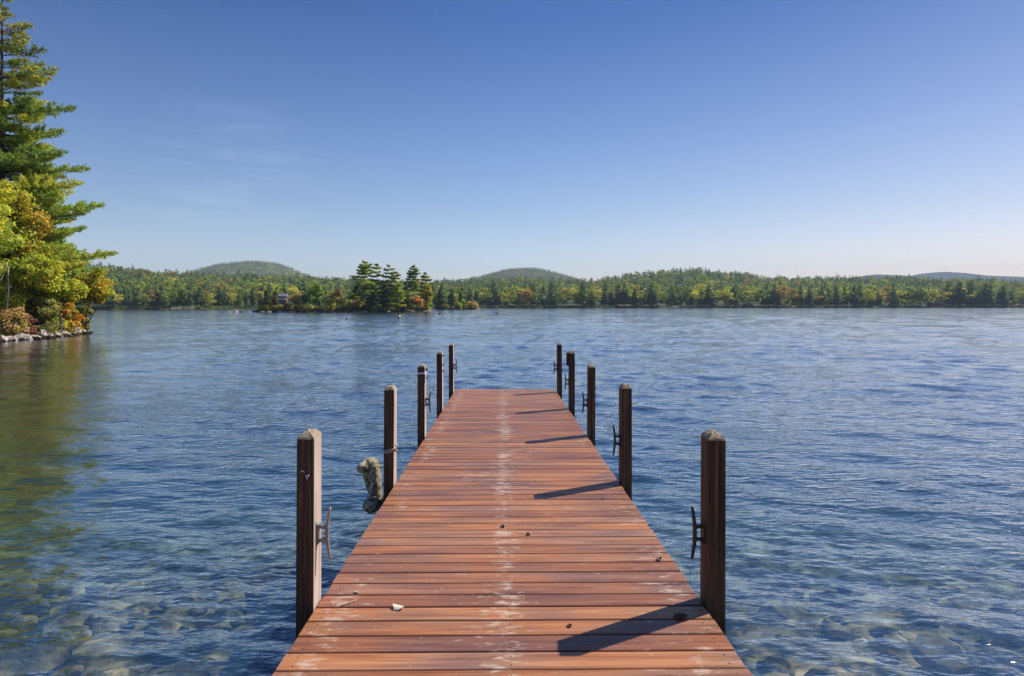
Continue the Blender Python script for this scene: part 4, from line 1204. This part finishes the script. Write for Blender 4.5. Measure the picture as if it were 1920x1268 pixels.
def hill_z(px, Y):
    Ys = shoreY(px); Yr = ridgeY(px); t = (Y - Ys) / (Yr - Ys)
    hr = (HOR - np.interp(px, *RIDGE)) * Yr / F + H - TREE_H * 0.95
    # elevation rises in view all the way to the ridge
    zf = 1.2 + (hr - 1.2) * np.clip(t, 0, 1) ** 1.25
    zb = hr * np.clip(1 - (t - 1) * 0.5, -0.2, 1)
    return np.where(t < 0, -3 + 0 * t, np.where(t <= 1, zf, zb)) + np.where(t > 0.03, 1.2 * np.sin(px * 0.05 + Y * 0.02) * np.clip(t, 0, 1), 0)


pxs = np.arange(-2600, 4601, 20.0); ts = np.array([-0.08, -0.004, 0.0, 0.012, 0.05, 0.1, 0.2, 0.3, 0.4, 0.5, 0.6, 0.7, 0.8, 0.9, 1.0, 1.15, 1.4, 2.0])
P = np.zeros((len(pxs), len(ts), 3))
for i, px in enumerate(pxs):
    for j, t in enumerate(ts):
        Y = shoreY(px) + t * (ridgeY(px) - shoreY(px)); P[i, j] = (ax(px, Y), Y, hill_z(px, Y) if t > 0.0 else (-3 if t < -0.05 else -0.2 if t < 0 else 0.4))
o = link('hills', grid_mesh('hills', P), M_HILLG); tag(o, 'wooded hills behind the far shore', None, None, 'structure')

# tree templates in unit height
def tpl_conifer(seed, n, wr=0.20):
    rng = np.random.default_rng(seed); f = rng.random(n) ** 0.75; a = rng.uniform(0, 6.283, n)
    lay = np.round(f * 11) / 11 * 0.65 + f * 0.35; r = wr * (0.12 + lay ** 0.8) * rng.uniform(0.25, 1.05, n) * (1 + 0.25 * np.sin(a * 3 + seed))
    z = 1 - f * 0.93
    C = np.stack([r * np.cos(a), r * np.sin(a), z], 1)
    Nn = np.stack([np.cos(a) * 0.8, np.sin(a) * 0.8, 0.7 + 0 * a], 1) + rng.normal(size=(n, 3)) * 0.45
    return leaf_quads(C, Nn, (0.028 + 0.05 * f) * rng.uniform(0.7, 1.3, n) * (1.2 if n < 120 else 0.9), rng, 0.6)


def tpl_broad(seed, n, wr=0.30):
    rng = np.random.default_rng(seed); nc = 11; Q = []
    for k in range(nc):
        d = unit(rng.normal(size=3)); c = np.array([d[0] * wr * .72, d[1] * wr * .72, 0.60 + d[2] * 0.27]); m = n // nc
        e = unit(rng.normal(size=(m, 3))); Pp = c + e * np.array([.13, .13, .10]) * rng.uniform(0.6, 1.1, (m, 1))
        Q.append(leaf_quads(Pp, e + rng.normal(size=(m, 3)) * .5 + np.array([0, 0, .3]), 0.048 * rng.uniform(.7, 1.3, m) * (1.35 if n < 120 else 0.9), rng, 0.65))
    return np.concatenate(Q)


def sample_forest(n, rng, pxr=(-700, 2700), t_lo=0.04, t_hi=1.12):
    px = rng.uniform(pxr[0], pxr[1], n); t = rng.uniform(t_lo, t_hi, n)
    return px, t


PAL = {'fir': np.array([[0.077, 0.136, 0.068], [0.095, 0.158, 0.074], [0.119, 0.174, 0.074]]), 'spruce': np.array([[0.144, 0.210, 0.077], [0.171, 0.241, 0.084]]),
       'birch': np.array([[0.448, 0.448, 0.084], [0.343, 0.395, 0.084], [0.525, 0.486, 0.091]]), 'hardwood': np.array([[0.237, 0.301, 0.074], [0.196, 0.276, 0.074], [0.315, 0.354, 0.077]]),
       'maple': np.array([[.40, .27, .085], [.36, .29, .09], [.34, .25, .09]])}
rng = np.random.default_rng(77)
NF = 9000
px, t = sample_forest(NF, rng)
# thin out where nothing can be seen, keep dense in front rows
Y = shoreY(px) + t * (ridgeY(px) - shoreY(px)); X = (px - 960) * Y / F; Z = hill_z(px, Y)
tplC = [tpl_conifer(i, 96) for i in range(5)]; tplB = [tpl_broad(i, 99) for i in range(5)]
QV = []; QC = []
conif_p = np.interp(px, [0, 300, 500, 900, 1100, 1300, 1500, 1700, 1920], [.45, .45, .6, .75, .55, .6, .6, .7, .7]) + 0.18 * np.sin(px * 0.021 + t * 5)
conif_p = conif_p - 0.12
for i in range(NF):
    cz = rng.random() < conif_p[i]
    if cz:
        T_ = tplC[i % 5]; hgt = TREE_H * rng.uniform(0.6, 1.35); w = hgt * rng.uniform(1.0, 1.6); kind = 'fir' if rng.random() < .55 else 'spruce'
    else:
        T_ = tplB[i % 5]; hgt = TREE_H * rng.uniform(0.7, 1.2); w = hgt * rng.uniform(1.1, 1.6)
        r = rng.random() + 0.22 * math.sin(px[i] * 0.017 + 3 * t[i]); kind = 'hardwood' if r < .68 else 'birch' if r < .95 else 'maple'
    a = rng.uniform(0, 6.28); ca, sa = math.cos(a), math.sin(a)
    V = np.empty_like(T_); V[..., 0] = (T_[..., 0] * ca - T_[..., 1] * sa) * w + X[i]; V[..., 1] = (T_[..., 0] * sa + T_[..., 1] * ca) * w + Y[i]; V[..., 2] = T_[..., 2] * hgt + Z[i] - 0.5
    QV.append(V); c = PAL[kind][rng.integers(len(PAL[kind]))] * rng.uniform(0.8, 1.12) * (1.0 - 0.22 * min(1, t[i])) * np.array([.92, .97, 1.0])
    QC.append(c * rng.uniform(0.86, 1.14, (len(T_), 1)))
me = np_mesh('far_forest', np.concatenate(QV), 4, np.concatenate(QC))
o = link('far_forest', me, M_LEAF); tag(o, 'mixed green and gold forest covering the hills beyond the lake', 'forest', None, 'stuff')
del QV, QC

# individual trees along the far shoreline
TPL = {'fir': [link_me for link_me in (np_mesh('fir', tpl_conifer(40 + i, 330, 0.19), 4, np.ones(3) * RNG.uniform(.78, 1.22, (330, 1))) for i in range(3))],
       'spruce': [np_mesh('spruce', tpl_conifer(50 + i, 330, 0.22), 4, np.ones(3) * RNG.uniform(.78, 1.22, (330, 1))) for i in range(2)],
       'broad': [np_mesh('broad', tpl_broad(60 + i, 330, 0.31), 4, np.ones(3) * RNG.uniform(.75, 1.25, (330, 1))) for i in range(4)]}
for L_ in TPL.values():
    for m_ in L_: m_.materials.append(M_LEAF)
rng = np.random.default_rng(5); rows = []
px = 196.0
while px < 1925:
    if not (580 < px < 802):
        rows.append((px + rng.uniform(-3, 3), rng.uniform(0.004, 0.02)))
    px += rng.uniform(9.5, 15.5)
for q in range(48):
    px = rng.uniform(200, 1915)
    if not (600 < px < 800): rows.append((px, rng.uniform(0.03, 0.06)))
rows.sort()
ORD = ['first', 'second', 'third', 'fourth', 'fifth', 'sixth', 'seventh', 'eighth', 'ninth', 'tenth', 'eleventh', 'twelfth', 'thirteenth', 'fourteenth', 'fifteenth', 'sixteenth', 'seventeenth', 'eighteenth']
REG = [(0, 345, 'from left, far shore just right of the wooded bank'), (345, 600, 'from left, far shore behind the low island tip'), (600, 960, 'from left, far shore just right of the island'),
       (960, 1160, 'from left, far shore beyond the dock end'), (1160, 1400, 'from left, far shore between two nearest right posts'), (1400, 1660, 'from left, far shore right of nearest right post'), (1660, 2000, 'from left, far shore near the right edge')]
KN = {'fir': ('fir_tree', 'dark blue-green fir'), 'spruce': ('spruce_tree', 'mid green spruce'), 'birch': ('birch_tree', 'pale yellow-green birch'), 'hardwood': ('broadleaf_tree', 'green broadleaf tree'), 'maple': ('maple_tree', 'tawny orange maple')}
cnt = {}
ZONE = ([196, 300, 420, 560, 900, 960, 1050, 1120, 1200, 1330, 1400, 1480, 1560, 1640, 1700, 1760, 1830, 1920], [.55, .5, .8, .75, .7, .35, .3, .75, .85, .7, .3, .45, .85, .75, .35, .45, .85, .8])
for i, (px, t) in enumerate(rows):
    Y = float(shoreY(px) + t * (ridgeY(px) - shoreY(px))); r = rng.random()
    if r < np.interp(px, *ZONE) + 0.30 * math.sin(px * 0.11): kind = 'fir' if rng.random() < .72 else 'spruce'
    else: kind = ['hardwood', 'birch', 'maple'][rng.choice(3, p=[.45, .35, .20])]
    lst = TPL.get(kind, TPL['broad']); hpx = rng.uniform(28, 50) if kind in ('fir', 'spruce') else rng.uniform(26, 44)
    hgt = hpx * Y / F; o = bpy.data.objects.new(KN[kind][0], lst[int(rng.integers(len(lst)))]); COL.objects.link(o)
    o.location = (ax(px, Y), Y, float(hill_z(px, Y)) - 0.4); w = hgt * (rng.uniform(1.05, 1.6) if kind in ('fir', 'spruce') else rng.uniform(1.2, 1.7))
    o.scale = (w, w, hgt); o.rotation_euler = (0, 0, rng.uniform(0, 6.28))
    c = PAL[kind][int(rng.integers(len(PAL[kind])))] * rng.uniform(.88, 1.15); o.color = (*c, 1)
    reg = [g for g in REG if g[0] <= px < g[1]][0]; key = (kind, reg[0]); cnt[key] = cnt.get(key, 0) + 1
    tag(o, '%s %s %s' % (ORD[min(cnt[key] - 1, 17)], KN[kind][1], reg[2]), 'tree', 'trees along the far shore')

# mountains far behind
def mountain(name, label, prof, D, depth, seed, col):
    px = np.linspace(prof[0][0], prof[-1][0], 90); top = np.interp(px, [p[0] for p in prof], [p[1] for p in prof])
    rows = []
    for k, s in enumerate(np.linspace(-1, 1, 25)):
        Yk = D + s * depth; f = math.cos(s * math.pi / 2) ** 0.8 if abs(s) < 1 else 0
        hz = (HOR - top) * D / F + H
        n = np.array([noise.noise(Vector((p * 0.05, k * 0.35, seed))) for p in px]) * 9
        rows.append(np.stack([(px - 960) * D / F, 0 * px + Yk, np.maximum(hz * f + n * f * (1 - f), -5) if abs(s) < 1 else 0 * px - 8], 1))
    m, t_ = new_mat(name); b_ = t_.n('BsdfDiffuse'); mp = coords(t_, (0.02, 0.02, 0.05)); nz = t_.n('TexNoise'); nz.inputs['Scale'].default_value = 1; nz.inputs['Detail'].default_value = 8; nz.inputs['Roughness'].default_value = .75; t_.l(mp, nz)
    r_ = t_.ramp(nz, [(0.35, tuple(c * .5 for c in col)), (0.5, col), (0.62, (col[0] * 1.9, col[1] * 1.5, col[2] * 1.3))]); t_.l(r_, b_)
    bp = t_.n('Bump'); bp.inputs['Strength'].default_value = 1; bp.inputs['Distance'].default_value = 8; t_.t.links.new(nz.outputs[0], bp.inputs['Height']); t_.t.links.new(bp.outputs[0], b_.inputs['Normal']); t_.l(b_, t_.out)
    o = link(name, grid_mesh(name, np.array(rows)), m); tag(o, label, None, None, 'structure')
    # distant trees on its near slope
    rng = np.random.default_rng(seed); n = 2600; s = rng.uniform(-0.8, 0.12, n); pp = rng.uniform(px[0], px[-1], n)
    hz = (HOR - np.interp(pp, px, top)) * D / F + H; f = np.cos(s * math.pi / 2) ** 0.8; a = (pp - 960) * D / F
    return (a, D + s * depth, hz * f)


TM = []
TM.append(mountain('mountain', 'rounded wooded mountain behind the left shore', [(350, 560), (388, 512), (405, 504), (440, 496), (482, 493), (520, 496), (540, 503), (560, 513), (620, 535), (680, 560)], 2300, 420, 3, (.12, .15, .055)))
TM.append(mountain('mountain', 'low wooded mountain behind the middle of the far shore', [(830, 560), (880, 525), (915, 517), (940, 510), (965, 506), (995, 505), (1020, 508), (1060, 519), (1110, 535), (1160, 560)], 2500, 420, 4, (.12, .14, .07)))
TM.append(mountain('mountain', 'low distant ridge behind the right part of the far shore', [(1540, 560), (1600, 520), (1640, 515), (1690, 517), (1740, 530), (1800, 560)], 3600, 450, 5, (.055, .066, .036)))
TM.append(mountain('mountain', 'faint blue distant mountain near the right edge', [(1640, 560), (1700, 520), (1730, 513), (1765, 510), (1800, 512), (1840, 517), (1900, 519), (2000, 525), (2200, 560)], 4600, 500, 6, (.055, .066, .038)))
rng = np.random.default_rng(8); QV = []; QC = []
for (a, yy, zz) in TM[:2]:
    for i in range(len(a)):
        T_ = (tplC[i % 5] if rng.random() < .5 else tplB[i % 5])[::4]; hgt = 11 * rng.uniform(.7, 1.2)
        V = T_ * np.array([hgt * 1.7, hgt * 1.7, hgt]) + np.array([a[i], yy[i], zz[i] - 3]); QV.append(V)
        c = np.array([(.11, .16, .055), (.17, .18, .06), (.21, .16, .07), (.09, .14, .055)][int(rng.integers(4))]); QC.append(np.ones((len(T_), 1)) * c * rng.uniform(.75, 1.25, (len(T_), 1)))
o = link('mountain_forest', np_mesh('mountain_forest', np.concatenate(QV), 4, np.concatenate(QC)), M_LEAF); tag(o, 'far forest covering the two nearer mountains', 'forest', None, 'stuff')
del QV, QC

# ------------------------------------------------------------------ cabins, boat, floats on the far side
def cabin(label, px, py, wpx, hpx, Y, wall, roof, deck_=False):
    sc = Y / F; c = at(px, py, Y); t = empty('lake_cabin', (c.x, Y, c.z - hpx / 2 * sc)); tag(t, label, 'cabin', 'cabins on the far shore')
    w = wpx * sc; h = hpx * sc; hb = h * .62; d = w * .7
    b = MB(); b.box((0, 0, hb / 2 - 1.0), (w, d, hb + 2.0)); b.build('wall', wall, t)
    b = MB(); o_ = .25
    vs = [(-w / 2 - o_, -d / 2 - o_, hb), (w / 2 + o_, -d / 2 - o_, hb), (w / 2 + o_, d / 2 + o_, hb), (-w / 2 - o_, d / 2 + o_, hb), (-w / 2 - o_, 0, h), (w / 2 + o_, 0, h)]
    b.add([Vector(v) for v in vs], [(0, 1, 5, 4), (2, 3, 4, 5), (0, 4, 3), (1, 2, 5), (3, 2, 1, 0)]); b.build('roof', roof, t)
    for fx in (-.3, 0.0, .3):
        b = MB(); b.box((fx * w, -d / 2 - .04, hb * .55), (w * .16, .08, hb * .36)); b.build('window', M_GLASS, t)
    if deck_:
        b = MB()
        b.box((0, -d / 2 - .9, hb * .18), (w * 1.05, 1.7, .16)); b.box((0, -d / 2 - 1.7, hb * .42), (w * 1.05, .08, .10))
        for k in range(7): b.box((-w * .5 + k * w / 6, -d / 2 - 1.7, hb * .3), (.08, .08, hb * .24))
        b.build('railing', M_WHITE, t)
    return t


cabin('dark red-brown cabin with pale deck rail between the island bushes', 531, 557, 15, 12, 330, M_CABIN, M_ROOF, True)
cabin('low brown boathouse on the far shore beyond the right posts', 1170, 574, 22, 6, 523, M_CABIN, M_CABIN)
cabin('pale-roofed cabin on the far shore right of the nearest right post', 1402, 571, 16, 6, 562, M_CABIN, M_ROOF)
cabin('pale-roofed cabin on the far shore near the right edge of the photo', 1752, 569, 20, 7, 609, M_CABIN, M_ROOF)
for (px0, px1, lab) in ((1262, 1352, 'pale gravel strip along the far shore beyond the right posts'), (322, 372, 'small lawn and gravel beach left of the island')):
    b = MB(); P4 = []
    for px_ in np.linspace(px0, px1, 9):
        Y0 = float(shoreY(px_)); P4.append((Vector((ax(px_, Y0), Y0 - 1.5, 0.25)), Vector((ax(px_, Y0), Y0 + 2.5, 1.6))))
    vs = [p_ for pr in P4 for p_ in pr]; b.add(vs, [(2 * i, 2 * i + 2, 2 * i + 3, 2 * i + 1) for i in range(8)]); o = b.build('beach', M_SAND); tag(o, lab, None, None, 'structure')


def motorboat(px, py, label, L):
    Y = F * H / (py - HOR); t = empty('motorboat', (ax(px, Y), Y, 0.0)); tag(t, label, 'boat')
    b = MB(); sec = []
    for u in np.linspace(-1, 1, 9):
        w = L * .18 * (1 if u < 0.1 else max(0.04, 1 - ((u - .1) / .9) ** 2)); z = .55 + .18 * max(0, u); sec.append([Vector((u * L / 2, -w, z)), Vector((u * L / 2, -w * .8, .0)), Vector((u * L / 2, 0, -.2)), Vector((u * L / 2, w * .8, .0)), Vector((u * L / 2, w, z))])
    vs = [p_ for s_ in sec for p_ in s_]; fs = [(i * 5 + j, (i + 1) * 5 + j, (i + 1) * 5 + j + 1, i * 5 + j + 1) for i in range(8) for j in range(4)] + [(0, 1, 2, 3, 4)] + [(i * 5, i * 5 + 4, (i + 1) * 5 + 4, (i + 1) * 5) for i in range(8)]
    b.add(vs, fs); b.build('hull', M_WHITE, t)
    b = MB(); b.box((0, 0, .8), (L * .06, L * .28, .4)); b.build('windscreen', M_GLASS, t)


motorboat(473, 579.2, 'small white motorboat moored beyond the rocks left of the island', 4.6)


def spar(px, ywl, hpx, wpx, label, dark):
    Y = F * H / (ywl - HOR); sc = Y / F; t = empty('spar_buoy', (ax(px, Y), Y, 0)); tag(t, label, 'buoy', 'buoys on the lake'); h = hpx * sc; r = wpx / 2 * sc
    b = MB(); b.tube([(0, 0, -.4), (0, 0, h * .72), (0, 0, h * .74)], [r, r, r * .6], 12); b.build('float', M_DARKP if dark else M_WHITE, t)
    b = MB(); b.tube([(0, 0, h * .72), (0, 0, h * .96), (0, 0, h)], [r * .62, r * .5, r * .1], 12); b.build('top', M_WHITE if dark else M_DARKP, t)
    b = MB(); b.tube([(0, 0, h * .28), (0, 0, h * .46)], [r * 1.04, r * 1.04], 12); b.build('band', M_DARKP if not dark else M_WHITE, t)


spar(748.5, 600.5, 13, 4.0, 'white spar buoy with dark bands in front of the island', False)
spar(650, 599, 10, 2.2, 'thin black spar buoy in front of the yellow island bushes', True)
for (px, py, lab, m) in ((825, 589.5, 'small dark mooring float right of the white buoy', M_DARKP), (932, 589, 'low brown mooring float beyond the far end of the dock', M_CABIN)):
    Y = F * H / (py - HOR); b = MB(); b.add([Vector((p_.x * .42, p_.y * .42, p_.z * .26 + .05)) for p_ in ICO3[0]], ICO3[1], True); b.tube([(0, 0, .25), (0, 0, .45)], .05, 8)
    o = b.build('mooring_float', m); o.location = (ax(px, Y), Y, 0); tag(o, lab, 'buoy', 'buoys on the lake')

rng = np.random.default_rng(15); cl_q = []; cl_c = []
for i in range(900):
    px = rng.uniform(150, 2100); Y = float(shoreY(px)) + rng.uniform(-0.5, 3.0)
    if rng.random() < .1: continue
    r = rng.uniform(.5, 1.5); pal = [G_DARK, G_OLIVE, G_GREEN, G_TAN][rng.choice(4, p=[.5, .25, .17, .08])]
    Q, C = crown([((ax(px, Y), Y, .5 + r * .4), (r * 1.5, r, r * .8))], 26, .34, pal, rng); cl_q.append(Q); cl_c.append(C * .8)
o = link('shore_brush', np_mesh('shore_brush', np.concatenate(cl_q), 4, np.concatenate(cl_c)), M_LEAF); tag(o, 'low dark brush lining the far waterline', 'brush', None, 'stuff')

m_, t_ = new_mat('haze')
pv = t_.n('VolumePrincipled'); pv.inputs['Color'].default_value = (.62, .80, 1.0, 1); pv.inputs['Density'].default_value = HAZE; pv.inputs['Anisotropy'].default_value = 0.0
t_.l(pv, t_.out, 0, 1)
b = MB(); b.box((0, 2500, 145), (15000, 6200, 320)); o = b.build('haze', m_); tag(o, 'thin blue air over the lake', 'haze', None, 'stuff')

rng = np.random.default_rng(16); cl_q = []; cl_c = []
for i in range(260):
    px = rng.uniform(484, 806); Y = isl_Y(px) + rng.uniform(0.6, 9.0); r = rng.uniform(.5, 1.25)
    pal = [G_GREEN, G_OLIVE, G_YG, G_TAN, G_RUST][rng.choice(5, p=[.35, .28, .2, .1, .07])]
    Q, C = crown([((ax(px, Y), Y, .4 + r * .7), (r * 1.3, r, r))], 60, .25, pal, rng); cl_q.append(Q); cl_c.append(C)
o = link('island_brush', np_mesh('island_brush', np.concatenate(cl_q), 4, np.concatenate(cl_c)), M_LEAF); tag(o, 'low mixed undergrowth covering the island', 'brush', None, 'stuff')
